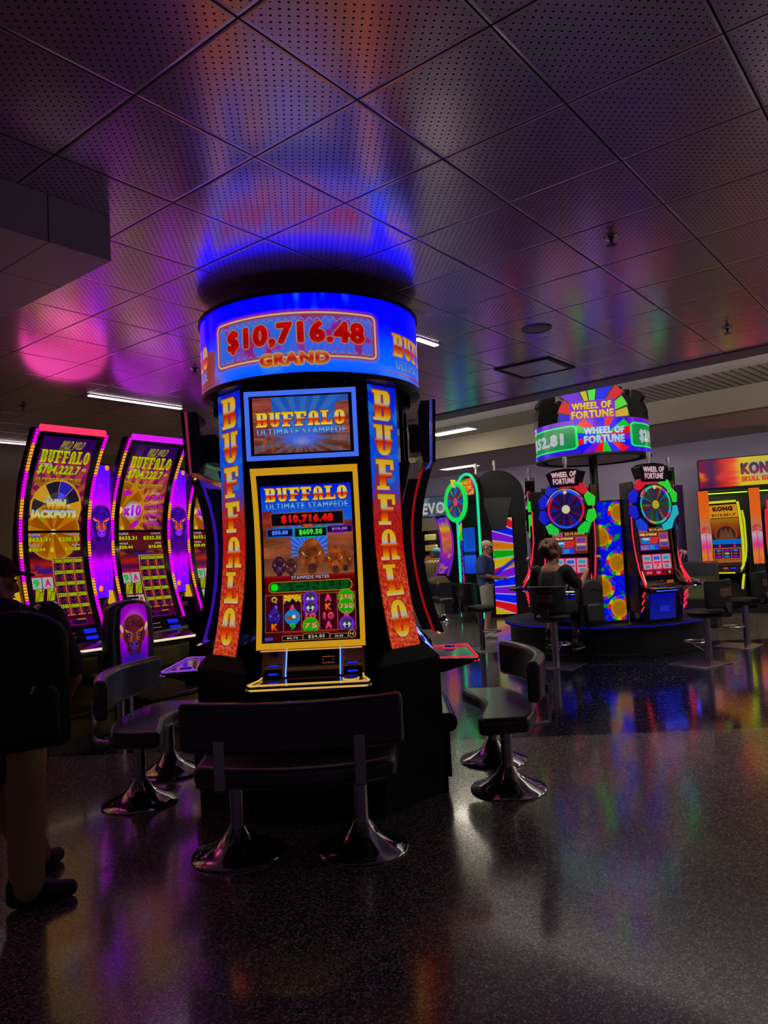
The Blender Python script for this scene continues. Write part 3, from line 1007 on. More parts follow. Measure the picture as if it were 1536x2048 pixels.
def paint_prize_screen(w, h):
    c = Cv(w, h, (95, 30, 40))
    c.rect(0, 0, 1, .22, (150, 105, 80))
    c.rect(.3, .03, .98, .2, (35, 15, 15))
    c.text('$219,653.0', .36, .05, .92, .17, (225, 165, 110), bold=2)
    c.rect(0, .03, .28, .19, (160, 60, 130))
    c.text('WHEEL OF FORTUNE', .02, .25, .6, .36, (215, 190, 110), bold=2)
    c.rect(.04, .42, .6, .7, (25, 110, 170), r=.05)
    c.text('TRIPLE', .1, .45, .4, .56, (210, 215, 225), bold=2)
    c.poly([(.35, .46), (.64, .4), (.62, .66), (.33, .7)], (190, 50, 40))
    c.rect(.66, .25, .98, .86, (170, 90, 60))
    c.rect(.69, .3, .95, .5, (110, 60, 140))
    c.rect(.69, .55, .95, .62, (200, 180, 150))
    c.rect(.69, .67, .95, .82, (60, 70, 150))
    c.rect(0, .74, .62, 1, (90, 60, 160))
    c.rect(.32, .76, .48, .96, (40, 130, 200))
    c.rect(.5, .76, .62, .96, (40, 70, 190))
    for k in range(4):
        c.rect(.03, .79 + .05 * k, .28, .81 + .05 * k, (200, 150, 170))
    return c

def paint_reels(w, h):
    c = Cv(w, h, (170, 30, 70))
    for i in range(3):
        x0 = .04 + .32 * i
        c.rect(x0, .04, x0 + .28, .7, (185, 150, 170), r=.03)
        c.rect(x0 + .04, .12, x0 + .24, .28, (60, 150, 170) if i != 1 else (40, 90, 190), r=.03)
        c.rect(x0 + .03, .36, x0 + .25, .44, (190, 40, 60))
        c.text('7' if i == 1 else 'BAR', x0 + .07, .48, x0 + .21, .66, (60, 130, 150) if i != 1 else (200, 40, 60), bold=2)
    c.rect(0, .74, 1, 1, (110, 12, 22))
    c.rect(.1, .8, .3, .92, (190, 90, 120))
    c.rect(.44, .8, .58, .94, (200, 100, 140))
    c.rect(.8, .78, .96, .96, (20, 12, 12))
    c.text('0', .85, .8, .92, .94, (215, 200, 130), bold=2)
    return c

def paint_coins(w, h):
    c = Cv(w, h, (5, 15, 190))
    n = c.noise(6, 30, seed=101)
    c.put(np.clip((n - .62) * 9, 0, 1), (20, 130, 40))
    for i, (x, y) in enumerate(((.95, .1), (.15, .3), (.75, .52), (.12, .72), (.72, .9))):
        c.wheel(x, y, .46, [(120, 35, 160), (20, 40, 200), (190, 30, 40), (190, 170, 30), (30, 150, 40)] * 3, i)
        c.wheel(x, y, .34, [(172, 128, 26)], 0)
        c.wheel(x, y, .26, [(150, 106, 18)], 0, line=(110, 74, 8))
    return c

def paint_island_sign(w, h):
    c = Cv(w, h)
    t = c.ramp(c.U, [(0, (120, 25, 60)), (.12, (60, 12, 70)), (.2, (150, 30, 40)), (.3, (215, 90, 30)), (.37, (210, 190, 30)), (1, (200, 185, 25))])
    c.put(1, t)
    n = c.noise(9, 3, seed=111)
    c.put(np.clip((n - .5) * 4, 0, 1) * np.clip(1 - c.U * 2.9, 0, 1), (205, 115, 45))
    st = c.noise(3, 16, seed=112, oct=2)
    c.put(np.clip((st - .5) * 5, 0, 1) * np.exp(-((c.U - .24) / .09) ** 2), (190, 30, 50))
    c.put(.85 * np.exp(-((c.U - .54) / .11) ** 2) * np.exp(-((c.V - .45) / .3) ** 2), (130, 145, 215))
    c.text('KONG', .37, .2, .70, .62, [(0, (45, 8, 50)), (1, (125, 10, 50))], bold=7)
    c.text('SKULL ISLAND', .37, .68, .74, .86, (190, 25, 40), bold=3)
    return c

def paint_palm_post(w, h):
    c = Cv(w, h)
    c.vgrad([(0, (200, 95, 25)), (.35, (205, 105, 45)), (.5, (170, 120, 110)), (.62, (190, 165, 180)), (.75, (195, 70, 130)), (.85, (205, 130, 60)), (1, (200, 110, 50))])
    for k in range(8):
        a = pi + k * pi / 7
        c.poly([(.5, .56), (.5 + .45 * cos(a - .12), .56 + .1 * sin(a - .12)), (.5 + .5 * cos(a), .58 + .08 * sin(a) + .02), (.5 + .4 * cos(a + .12), .56 + .1 * sin(a + .12))], (180, 40, 25))
    c.poly([(.47, .56), (.53, .56), (.62, 1.0), (.52, 1.0)], (185, 45, 110))
    return c

def paint_island_screen(w, h, blue=False):
    c = Cv(w, h, (50, 10, 30))
    c.vgrad([(0, (190, 130, 50)), (.22, (205, 150, 60)), (.225, (10, 5, 10)), (.24, (150, 110, 30)), (.36, (130, 70, 30)), (.6, (60, 15, 30)), (1, (90, 50, 30))])
    if blue:
        c.rect(0, 0, 1, .235, (45, 12, 25))
        c.text('KONG', .12, .03, .95, .13, (50, 150, 190), bold=5, outline=(160, 200, 215), ow=2)
        c.text('$372.23', .1, .15, .9, .21, (190, 150, 60), bold=3)
    else:
        c.text('KONG', .15, .03, .85, .11, (40, 22, 12), bold=4)
        c.text('$112,251.7', .08, .15, .92, .205, (90, 60, 15), bold=3)
    c.ell(.5, .5, .4, .34, (125, 70, 35), alpha=.9)
    c.ell(.5, .52, .33, .28, (60, 30, 25))
    for x, s in ((.35, .12), (.5, .19), (.66, .13)):
        c.poly([(x - s, .62), (x - s * .3, .44), (x, .4), (x + s * .4, .47), (x + s, .62)], (95, 65, 45))
    c.rect(0, .6, 1, .68, (20, 100, 180))
    c.rect(0, .68, 1, .74, (35, 20, 50))
    c.poly([(.2, .73), (.25, .66), (.3, .73)], (200, 40, 80))
    c.poly([(.72, .73), (.77, .66), (.82, .73)], (200, 40, 80))
    c.rect(.03, .745, .97, .94, (175, 95, 55))
    for i in range(3):
        c.rect(.07 + .295 * i, .76, .34 + .295 * i, .925, (22, 20, 45))
        for j in range(3):
            c.ell(.2 + .295 * i, .79 + .052 * j, .09, .035, [(40, 120, 190), (150, 40, 60), (110, 20, 180), (190, 150, 50)][(i * 2 + j) % 4])
    c.rect(0, .95, 1, 1, (150, 90, 45))
    return c

def paint_fruit_strip(w, h):
    c = Cv(w, h)
    c.vgrad([(0, (20, 40, 200)), (.08, (120, 60, 160)), (.2, (190, 180, 30)), (.3, (190, 80, 90)), (.5, (170, 100, 60)), (.62, (150, 60, 130)), (.8, (90, 30, 170)), (1, (70, 25, 150))])
    n = c.noise(4, 18, seed=121)
    c.put(np.clip((n - .5) * 5, 0, 1) * .7, (200, 130, 110))
    return c
# ------------------------------------------------------------------ the room
GA = 0.897809            # direction of the ceiling grid
GX, GY, TILE = -0.4049, 2.361, 0.61
CEIL = 3.405
ED = Vector((0.724, -0.69, 0))      # edge of the tiled ceiling
EN = Vector((0.69, 0.724, 0))       # beyond the edge
E0 = Vector((0.52, 10.01, 0))
UP, LOW = 4.2, 3.77

def ceiling_mat():
    m = bpy.data.materials.new('perforated_panel')
    m.use_nodes = True
    t = NT(m)
    b = m.node_tree.nodes['Principled BSDF']
    tc = t.n('ShaderNodeTexCoord')
    sp = t.n('ShaderNodeSeparateXYZ')
    t.put(sp.inputs[0], tc.outputs['Object'])
    dx, dy = t.m('SUBTRACT', sp.outputs[0], GX), t.m('SUBTRACT', sp.outputs[1], GY)
    ca, sa = cos(GA) / TILE, sin(GA) / TILE
    u = t.m('ADD', t.m('MULTIPLY', dx, ca), t.m('MULTIPLY', dy, sa))
    v = t.m('ADD', t.m('MULTIPLY', dx, -sa), t.m('MULTIPLY', dy, ca))
    fu, fv = t.m('FRACT', u), t.m('FRACT', v)
    eu = t.m('MINIMUM', fu, t.m('SUBTRACT', 1.0, fu))
    ev = t.m('MINIMUM', fv, t.m('SUBTRACT', 1.0, fv))
    e = t.m('MINIMUM', eu, ev)
    n = 14.0
    p = t.m('SUBTRACT', t.m('FRACT', t.m('MULTIPLY', t.m('ADD', fu, fv), n)), 0.5)
    q = t.m('SUBTRACT', t.m('FRACT', t.m('MULTIPLY', t.m('SUBTRACT', fu, fv), n)), 0.5)
    d2 = t.m('ADD', t.m('MULTIPLY', p, p), t.m('MULTIPLY', q, q))
    hole = t.m('MULTIPLY', t.m('LESS_THAN', d2, 0.165 ** 2), t.m('GREATER_THAN', e, 0.035))
    gro = t.m('LESS_THAN', e, 0.007)
    dark = t.m('MAXIMUM', hole, gro)
    col = t.mix(dark, L4((236, 214, 240)), L4((14, 12, 14)))  # neutral panels, tinted lavender to stand in for purple light from the displays
    t.put(b.inputs['Base Color'], col)
    t.put(b.inputs['Metallic'], t.m('MULTIPLY', t.m('SUBTRACT', 1.0, dark), 0.68))
    t.put(b.inputs['Roughness'], t.m('ADD', 0.205, t.m('MULTIPLY', dark, 0.5)))
    bp = t.n('ShaderNodeBump')
    bp.inputs['Strength'].default_value = 0.25
    bp.inputs['Distance'].default_value = 0.006
    ramp = t.m('MINIMUM', t.m('MULTIPLY', e, 45.0), 1.0)
    t.put(bp.inputs['Height'], ramp)
    t.put(b.inputs['Normal'], bp.outputs['Normal'])
    return m

def floor_mat():
    m = bpy.data.materials.new('terrazzo')
    m.use_nodes = True
    t = NT(m)
    b = m.node_tree.nodes['Principled BSDF']
    tc = t.n('ShaderNodeTexCoord')
    sp = t.n('ShaderNodeSeparateXYZ')
    t.put(sp.inputs[0], tc.outputs['Object'])
    x, y = sp.outputs[0], sp.outputs[1]
    yy = t.m('ADD', y, t.m('MULTIPLY', x, 0.035))
    zone = t.m('MULTIPLY', t.m('GREATER_THAN', yy, 6.29), t.m('LESS_THAN', t.m('ADD', y, t.m('MULTIPLY', x, 0.1)), 11.9))
    def vor(sc):
        v = t.n('ShaderNodeTexVoronoi')
        v.inputs['Scale'].default_value = sc
        t.put(v.inputs['Vector'], tc.outputs['Object'])
        return v
    v1, v2 = vor(150.0), vor(62.0)
    s1 = t.n('ShaderNodeSeparateColor')
    t.put(s1.inputs[0], v1.outputs['Color'])
    s2 = t.n('ShaderNodeSeparateColor')
    t.put(s2.inputs[0], v2.outputs['Color'])
    # fine aggregate: dark, mid and pale chips
    pale = t.m('GREATER_THAN', s1.outputs[0], 0.82)
    dark = t.m('LESS_THAN', s1.outputs[0], 0.38)
    c = t.mix(dark, L4((128, 118, 110)), L4((46, 41, 40)))
    c = t.mix(pale, c, L4((205, 195, 184)))
    rare = t.m('MULTIPLY', t.m('GREATER_THAN', s2.outputs[1], 0.965), t.m('LESS_THAN', v2.outputs['Distance'], 0.28))
    c = t.mix(rare, c, L4((205, 200, 190)))
    # dark band
    fl = t.m('MULTIPLY', t.m('GREATER_THAN', s2.outputs[0], 0.82), t.m('LESS_THAN', v2.outputs['Distance'], 0.28))
    d = t.mix(fl, L4((20, 20, 50)), L4((235, 230, 228)))
    c = t.mix(zone, c, d)
    # control joint
    jn = t.m('ABSOLUTE', t.m('ADD', t.m('MULTIPLY', t.m('SUBTRACT', x, 0.14), 0.65), t.m('MULTIPLY', t.m('SUBTRACT', y, 3.33), 0.76)))
    jl = t.m('MULTIPLY', t.m('LESS_THAN', jn, 0.0022), t.m('SUBTRACT', 1.0, zone))
    c = t.mix(jl, c, L4((150, 140, 125)))
    t.put(b.inputs['Base Color'], c)
    t.put(b.inputs['Roughness'], t.m('ADD', t.m('SUBTRACT', 0.17, t.m('MULTIPLY', zone, 0.07)), t.m('MULTIPLY', dark, 0.06)))
    b.inputs['Specular IOR Level'].default_value = 0.85
    b.inputs['Coat Weight'].default_value = 0.4
    b.inputs['Coat Roughness'].default_value = 0.09
    nz = t.n('ShaderNodeTexNoise')
    nz.inputs['Scale'].default_value = 130.0
    t.put(nz.inputs['Vector'], tc.outputs['Object'])
    bp = t.n('ShaderNodeBump')
    bp.inputs['Strength'].default_value = 0.05
    bp.inputs['Distance'].default_value = 0.002
    t.put(bp.inputs['Height'], nz.outputs['Fac'])
    t.put(b.inputs['Normal'], bp.outputs['Normal'])
    return m

def slat_mat():
    m = bpy.data.materials.new('slatted_ceiling')
    m.use_nodes = True
    t = NT(m)
    b = m.node_tree.nodes['Principled BSDF']
    tc = t.n('ShaderNodeTexCoord')
    sp = t.n('ShaderNodeSeparateXYZ')
    t.put(sp.inputs[0], tc.outputs['Object'])
    a = t.m('ADD', t.m('MULTIPLY', sp.outputs[0], ED.x), t.m('MULTIPLY', sp.outputs[1], ED.y))
    f = t.m('FRACT', t.m('MULTIPLY', a, 1 / 0.135))
    g = t.m('LESS_THAN', f, 0.24)
    t.put(b.inputs['Base Color'], t.mix(g, L4((178, 174, 168)), L4((16, 14, 14))))
    b.inputs['Roughness'].default_value = 0.55
    return m

WALL_PAINT = mat('beige_wall_paint', (126, 117, 100), 0.7, noise=0.05, nscale=60)
CEIL_PAINT = mat('white_ceiling_paint', (222, 218, 220), 0.6)
DARK_WALL = mat('dark_wall_panel', (40, 38, 44), 0.6)

def P2(v, s=0.0, t=0.0):
    q = E0 + ED * s + EN * t
    return (q.x, q.y, v)

# floor
fm = M()
fm.add([(-11, -3.5, 0), (15, -3.5, 0), (15, 27, 0), (-11, 27, 0)], [(0, 1, 2, 3)])
struct('floor', fm, floor_mat(), flat=True)

# tiled metal ceiling up to its slanted edge, a smooth border strip, then the raised ceiling
S0, S1 = -11.2, 14.0
cm = M()
a, b2 = P2(CEIL, S0, -0.0), P2(CEIL, S1, -0.0)
cm.add([(-11, -3.5, CEIL), a, b2, (12, -3.5, CEIL)] if b2[1] > -3.5 else [(-11, -3.5, CEIL), a, b2], [(0, 1, 2, 3)] if b2[1] > -3.5 else [(0, 1, 2)])
cm.add([(-11, -3.5, CEIL), (-11, a[1], CEIL), a], [(0, 1, 2)])
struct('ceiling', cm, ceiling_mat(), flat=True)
bm_ = M()
def strip(m, s0, s1, t0, t1, z0, z1):
    c = [P2(z0, s0, t0), P2(z0, s1, t0), P2(z0, s1, t1), P2(z0, s0, t1)]
    d = [(x, y, z1) for x, y, _ in c]
    m.add(c + d, [(0, 1, 2, 3), (7, 6, 5, 4), (0, 4, 5, 1), (1, 5, 6, 2), (2, 6, 7, 3), (3, 7, 4, 0)])
strip(bm_, S0, S1, 0.0, 0.34, CEIL - 0.012, UP + 0.02)
struct('trim_1', bm_, mat('ceiling_border_paint', (168, 160, 166), 0.5), flat=True)
um = M()
um.add([P2(UP, S0, 0.34), P2(UP, S1, 0.34), P2(UP, S1, 4.55), P2(UP, S0, 4.55)], [(0, 1, 2, 3)])
struct('ceiling_2', um, CEIL_PAINT, flat=True)
sm_ = M()
sm_.add([P2(UP, S0, 4.55), P2(UP, S1, 4.55), P2(UP, S1, 6.0), P2(UP, S0, 6.0)], [(0, 1, 2, 3)])
struct('ceiling_3', sm_, slat_mat(), flat=True)
bk = M()
strip(bk, S0, S1, 6.0, 6.2, LOW, UP)
struct('trim_2', bk, WALL_PAINT, flat=True)
lm_ = M()
lm_.add([P2(LOW, S0, 6.2), P2(LOW, S1 - 1, 6.2), P2(LOW, S1 - 1, 9.5), P2(LOW, S0, 9.5)], [(0, 1, 2, 3)])
struct('ceiling_4', lm_, mat('mauve_ceiling_paint', (176, 158, 170), .6), flat=True)
# far wall, with the shop opening in it
FW = 9.46
wm = M()
SO0, SO1 = -10.3, -6.9       # opening along the wall
strip(wm, S0, SO0, FW, FW + 0.15, 0, LOW)
strip(wm, SO1, S1 - 1, FW, FW + 0.15, 0, LOW)
strip(wm, SO0, SO1, FW, FW + 0.15, 2.5, LOW)
struct('wall_back', wm, mat('mauve_wall_paint', (142, 132, 160), 0.7), flat=True)  # wall colour tinted to carry the blue light that falls there
sh = M()
strip(sh, SO0 - .8, SO1 + 1.6, FW + 2.6, FW + 2.7, 0, 2.9)
struct('wall_shop', sh, DARK_WALL, flat=True)
shc = M()
strip(shc, SO0 - .8, SO1 + 1.6, FW + 0.15, FW + 2.6, 2.85, 2.95)
struct('ceiling_shop', shc, CEIL_PAINT, flat=True)
# left wall, dark beam above it
lw = M()
LD = Vector((0.6235, 0.7818, 0))
w0 = Vector((-9.35, 5.65, 0))
w1 = w0 + LD * 13.8
nn = Vector((-LD.y, LD.x, 0)) * 0.15
lw.add([(w0.x, w0.y, 0), (w1.x, w1.y, 0), (w1.x + nn.x, w1.y + nn.y, 0), (w0.x + nn.x, w0.y + nn.y, 0), (w0.x, w0.y, CEIL), (w1.x, w1.y, CEIL), (w1.x + nn.x, w1.y + nn.y, CEIL), (w0.x + nn.x, w0.y + nn.y, CEIL)],
       [(0, 3, 2, 1), (4, 5, 6, 7), (0, 1, 5, 4), (1, 2, 6, 5), (2, 3, 7, 6), (3, 0, 4, 7)])
struct('wall_left', lw, mat('grey_wall_paint', (120, 112, 104), 0.65), flat=True)
# boxed soffit at the upper left
sx = M()
c0 = Vector((-1.34, 3.71))
da, db = Vector((-LD.x, -LD.y)) , Vector((-0.7818, 0.6235))
q = [c0, c0 + da * 3.0, c0 + da * 3.0 + db * 3.2, c0 + db * 3.2]
sx.prism([(p.x, p.y) for p in q][::-1], 3.167, CEIL - 0.001)
def soffit_mat():
    m = bpy.data.materials.new('soffit_panel')
    m.use_nodes = True
    t = NT(m)
    b = m.node_tree.nodes['Principled BSDF']
    tc = t.n('ShaderNodeTexCoord')
    sp = t.n('ShaderNodeSeparateXYZ')
    t.put(sp.inputs[0], tc.outputs['Object'])
    def lines(vx, vy, off, pitch):
        a = t.m('ADD', t.m('MULTIPLY', t.m('SUBTRACT', sp.outputs[0], c0.x), vx), t.m('MULTIPLY', t.m('SUBTRACT', sp.outputs[1], c0.y), vy))
        f = t.m('FRACT', t.m('DIVIDE', t.m('ADD', a, off), pitch))
        return t.m('LESS_THAN', f, 0.006 / pitch)
    g = t.m('MAXIMUM', lines(da.x, da.y, 0.285, 0.61), lines(db.x, db.y, 0.1, 0.61))
    t.put(b.inputs['Base Color'], t.mix(g, L4((226, 220, 224)), L4((20, 18, 20))))
    b.inputs['Roughness'].default_value = 0.4
    return m
struct('trim_3', sx, soffit_mat(), flat=True)

# ------------------------------------------------------------------ ceiling fittings
WHITE_TRIM = mat('white_fitting', (150, 148, 150), 0.4)
CHROME = mat('chrome', (190, 188, 190), 0.08, 1.0)
BRASS = mat('dull_brass', (120, 105, 90), 0.35, 1.0)
BLACK = mat('black_plastic', (14, 14, 16), 0.32, noise=0.04, nscale=90)
GLOSS_BLACK = mat('gloss_black', (8, 8, 10), 0.1, coat=0.4)
BLACK_MATT = mat('black_laminate', (5, 5, 7), 0.5, noise=0.05, nscale=70, spec=.3)

def troffer(x, y, z, label, rz, size=(1.1, 0.34)):
    t = thing('ceiling_light', label, 'ceiling light', (x, y, z), rz, 'recessed lights in the raised ceilings')
    m = M()
    for sx_, sy_, w, d in ((0, 1, size[0] + .08, .05), (0, -1, size[0] + .08, .05)):
        m.box((0, sy_ * (size[1] / 2 + .02), -.006), (w, d, .03))
    for sx_ in (-1, 1):
        m.box((sx_ * (size[0] / 2 + .02), 0, -.006), (.05, size[1] - .01, .03))
    build('frame', m, WHITE_TRIM, t)
    build('diffuser', M().box((0, 0, -.004), (size[0], size[1], .012)), mat('light_lens', (200, 200, 200), 0.5, emit=(255, 244, 222), strength=TROFFER), t)
    return t
er = math.atan2(ED.y, ED.x)
for s, tt, z, lab in ((6.4, 5.2, UP, 'recessed white light in the slatted ceiling right of the round prize-wheel sign'),
                      (-3.45, 5.2, UP, 'recessed white light in the slatted ceiling left of the round prize-wheel sign'),
                      (3.3, 7.9, LOW, 'recessed white light half hidden by the right edge of the prize-wheel sign'),
                      (-5.4, 7.9, LOW, 'recessed white light over the green neon wheel machine'),
                      (-1.2, 7.9, LOW, 'recessed white light half hidden by the left edge of the prize-wheel sign')):
    q = E0 + ED * s + EN * tt
    troffer(q.x, q.y, z, lab, er)
# the same rows go on outside the picture to the right and over the raised strip hidden by the border
for s, tt, z in ((11.2, 5.2, UP), (8.0, 7.9, LOW)):
    q = E0 + ED * s + EN * tt
    troffer(q.x, q.y, z, 'recessed white light of the rows that run on past the picture edge', er)

def slot_light(x, y, ln, lab):
    t = thing('linear_light', lab, 'ceiling light', (x, y, CEIL), GA, 'slot lights in the tiled ceiling')
    build('housing', M().box((0, 0, -.004), (ln + .04, .07, .006)), WHITE_TRIM, t)
    build('diffuser', M().box((0, 0, -.012), (ln, .045, .01)), mat('slot_lens', (200, 200, 200), 0.5, emit=(235, 215, 215), strength=4.0), t)
slot_light(-2.67, 8.07, 1.15, 'thin white slot light in the ceiling above the second pink-edged machine')
slot_light(-5.15, 10.30, 1.1, 'thin white slot light by the wall at the left picture edge')
slot_light(0.44, 6.27, 0.3, 'short white slot light at the right edge of the round blue sign')

def sprinkler(x, y, lab):
    t = thing('sprinkler_head', lab, 'sprinkler', (x, y, CEIL), 0, 'ceiling sprinklers')
    m = M().lathe([(.045, 0), (.045, -.004), (.036, -.012), (.02, -.014), (.016, -.014)], 24)
    build('escutcheon', m, CHROME, t)
    m = M().lathe([(.012, -.012), (.012, -.03), (.007, -.034), (.007, -.05)], 14)
    build('body', m, BRASS, t)
    m = M().lathe([(.004, -.049), (.03, -.051), (.03, -.054), (.004, -.056)], 20)
    build('deflector', m, BRASS, t)
sprinkler(1.43, 4.28, 'small chrome sprinkler nearest the camera, right half of the ceiling')
sprinkler(3.06, 6.31, 'small dark sprinkler near the ceiling edge at the far right')
sprinkler(-1.7, 6.79, 'small dark sprinkler left of the round blue sign')
sprinkler(-3.9, 8.0, 'tiny sprinkler above the leftmost pink-edged machine')

t = thing('ceiling_speaker', 'round flush speaker grille in the tiled ceiling', 'speaker', (1.35, 6.06, CEIL))
build('ring', M().lathe([(.125, 0), (.125, -.008), (.112, -.012), (.108, -.008), (.108, 0)], 36), WHITE_TRIM, t)
build('grille', M().lathe([(.002, -.009), (.107, -.006), (.107, -.001), (.002, -.001)], 36), mat('speaker_mesh', (165, 158, 165), 0.45, 0.4, noise=0.3, nscale=300), t)

t = thing('access_hatch', 'dark framed ceiling hatch with a shiny panel', 'hatch', (1.615, 7.44, CEIL), GA)
m = M()
for a_ in range(4):
    R = Matrix.Rotation(a_ * pi / 2, 3, 'Z')
    p = R @ Vector((0, .285, -.006))
    m.box(p, (.61 if a_ % 2 == 0 else .53, .04, .012), rz=a_ * pi / 2)
build('frame', m, BLACK_MATT, t)
build('panel', M().box((0, 0, -.004), (.5, .5, .008)), mat('hatch_panel', (215, 215, 225), 0.3, 0.6), t)

for i, (s, z, lab) in enumerate(((3.05, 2.76, 'small dark wall vent near the left picture edge'), (4.0, 2.72, 'dark wall vent behind the leftmost pink-edged machine'))):
    q = w0 + LD * (s + 2) + Vector((LD.y, -LD.x, 0)) * .012
    t = thing('wall_vent', lab, 'vent', (q.x, q.y, z), GA)
    build('frame', M().box((0, 0, 0), (.36, .02, .2)), BLACK_MATT, t)
    m = M()
    for k in range(4):
        m.box((0, -.012, -.06 + .04 * k), (.3, .006, .014), rx=.5)
    build('louver', m, mat('vent_metal', (70, 66, 64), 0.5), t)
# ------------------------------------------------------------------ the four-sided bank of machines under the round sign
KX, KY = -0.485, 5.35
def r_screen(z):
    z = np.asarray(z, float)
    k = np.where(z > 1.68, 0.40, 0.285)
    return 0.724 + k * (z - 1.68) ** 2

GOLDM = lambda n, c, s: mat(n, (30, 24, 10), 0.3, emit=c, strength=s)
COPPER = mat('copper_panel', (178, 138, 112), 0.4, 0.35, noise=0.02)

def make_bank_machine(label, rot, frame_col, frame_name, mon_col, mon_name, trim_col, trim_name, edge_col=None, back=0.0, glow=None):
    t = thing('slot_machine', label, 'slot machine', (KX, KY, 0), rot, 'machines round the bison tower')
    # lower cabinet with toe, foot ledge and belly
    m = M()
    m.prism([(-.395, -.85), (.395, -.85), (.395, -.52), (-.395, -.52)], .1, .39)
    m.prism([(-.38, -.825), (.38, -.825), (.38, -.52), (-.38, -.52)], 0.0, .1)
    m.prism([(-.52, .39), (-.757, .39), (-.757, .6), (-.785, .83), (-.60, .83), (-.52, .83)], -.36, .36, 'x')
    build('cabinet', m, BLACK_MATT, t, bevel=.006)
    # foot ledge with round nose
    pr = [(-.757, .39), (-.84, .39)] + [(-.845 - .06 * sin(a), .4525 - .0625 * cos(a)) for a in np.linspace(0, pi, 9)] + [(-.757, .515)]
    build('foot_ledge', M().prism(pr, -.385, .385, 'x'), mat('rubber_ledge', (16, 16, 18), 0.22), t)
    # hatch in the belly
    build('belly_door', M().box((0, -.775, .70), (.6, .02, .2), rx=-.12), BLACK, t, bevel=.004)
    # back shell of the screens
    def curve(u, v, hw, za, zb, off):
        z = zb + (za - zb) * v
        return ((2 * u - 1) * hw, -(float(r_screen(z)) + off), z)
    m = M()
    m.slab(lambda u, v: curve(u, v, .325, 1.05, 2.15, -.012), 1, 22, (0, .045, 0))
    m.slab(lambda u, v: curve(u, v, .26, 1.06, 2.1, -.06), 1, 10, (0, .07, 0))
    build('screen_housing', m, GLOSS_BLACK, t)
    # glowing frame of the tall curved screen
    m = M()
    zb, zt, hw, w = 1.045, 2.157, .333, .031
    for x0, x1, za, zz in ((-hw, -hw + w, zb, zt), (hw - w, hw, zb, zt), (-hw + w, hw - w, zt - .042, zt), (-hw + w, hw - w, zb, zb + .036)):
        m.slab(lambda u, v: (x0 + (x1 - x0) * u, -(float(r_screen(zz + (za - zz) * v)) + .006 - back), zz + (za - zz) * v), 1, 24 if zz - za > .5 else 2, (0, .016, 0))
    build('screen_frame', m, GOLDM(frame_name, frame_col, glow or NEON * .85), t)
    if back:
        for x0, x1 in ((-hw, -hw + .02), (hw - .02, hw)):
            m = M().slab(lambda u, v: (x0 + (x1 - x0) * u, -(float(r_screen(zt + (zb - zt) * v)) + .012), zt + (zb - zt) * v), 1, 24, (0, .034, 0))
            build('screen_rim', m, GLOSS_BLACK, t)
    cv = MAIN
    def fn(u, v):
        z = 2.048 + (1.088 - 2.048) * v
        return (2 * u - 1) * .283, -(r_screen(z) - .008), z
    display('main_screen', MAIN, fn, t, key='bank_main')
    # upper monitor on its arm
    def rm(z):
        return .845 - .05 * (2.63 - z)
    m = M()
    m.prism([(-.835, 2.63), (-.815, 2.205), (-.77, 2.205), (-.75, 2.3), (-.75, 2.56), (-.775, 2.63)], -.345, .345, 'x')
    m.box((0, -.72, 2.4), (.3, .06, .2))
    build('monitor_housing', m, GLOSS_BLACK, t, bevel=.004)
    m = M()
    for x0, x1, za, zz in ((-.347, -.32, 2.205, 2.632), (.32, .347, 2.205, 2.632), (-.32, .32, 2.604, 2.632), (-.32, .32, 2.205, 2.233)):
        m.slab(lambda u, v: (x0 + (x1 - x0) * u, -(rm(zz + (za - zz) * v) + .006), zz + (za - zz) * v), 1, 1, (0, .012, 0))
    build('monitor_frame', m, GOLDM(mon_name, mon_col, glow or NEON), t)
    if back:
        build('monitor_rim', M().prism([(-rm(2.632) - .008, 2.634), (-rm(2.2) - .008, 2.2), (-rm(2.2) - .03, 2.2), (-rm(2.632) - .03, 2.634)], -.35, .35, 'x'), GLOSS_BLACK, t)
    def fn2(u, v):
        z = 2.592 + (2.245 - 2.592) * v
        return (2 * u - 1) * .298, -(rm(z) - .002), z
    display('top_screen', TOPM, fn2, t, key='bank_top')
    m = M()
    m.cyl((0, -.655, 2.2), (0, -.655, 2.72), .028)
    build('post', m, CHROME, t)
    m = M()
    m.prism([(-.69, 2.24), (-.61, 2.24), (-.58, 2.1), (-.54, 2.0), (-.54, 1.1), (-.62, 1.1), (-.62, 1.98), (-.655, 2.09)], -.12, .12, 'x')
    build('support_arm', m, BLACK, t, bevel=.008)
    build('mounting_block', M().box((0, -.69, 2.69), (.12, .05, .09)), BLACK, t, bevel=.004)
    # sloped player panel: copper cheeks, black middle
    def pan(x, s, off=0.0):
        y, z = -.79 + .115 * s, .868 + .172 * s
        return (x, y - off * .83, z + off * .55)
    for sg in (-1, 1):
        xa, xb = (.168, .318)
        m = M()
        m.slab(lambda u, v: pan(sg * (xa + (xb - xa) * u), v), 1, 1, (0, .05, -.02))
        ck = build('side_panel', m, COPPER, t)
        m = M()
        m.slab(lambda u, v: pan(sg * (.19 + .115 * u), .0 + .40 * v, .006), 1, 1, (0, .012, -.004))
        bl = build('bill_acceptor', m, GLOSS_BLACK, t)
        for nm, s0, s1 in (('slot_lamp', .32, .37), ('lip_lamp', .05, .11)):
            m = M().slab(lambda u, v: pan(sg * (.215 + .06 * u), s0 + (s1 - s0) * v, .012), 1, 1, (0, .008, -.002))
            build(nm, m, mat('blue_slot_lamp', (5, 5, 30), .3, emit=(25, 35, 215), strength=1.2), bl)
        m = M()
        m.slab(lambda u, v: pan(sg * (.1655 + .004 * u), v, .008), 1, 1, (0, .01, -.004))
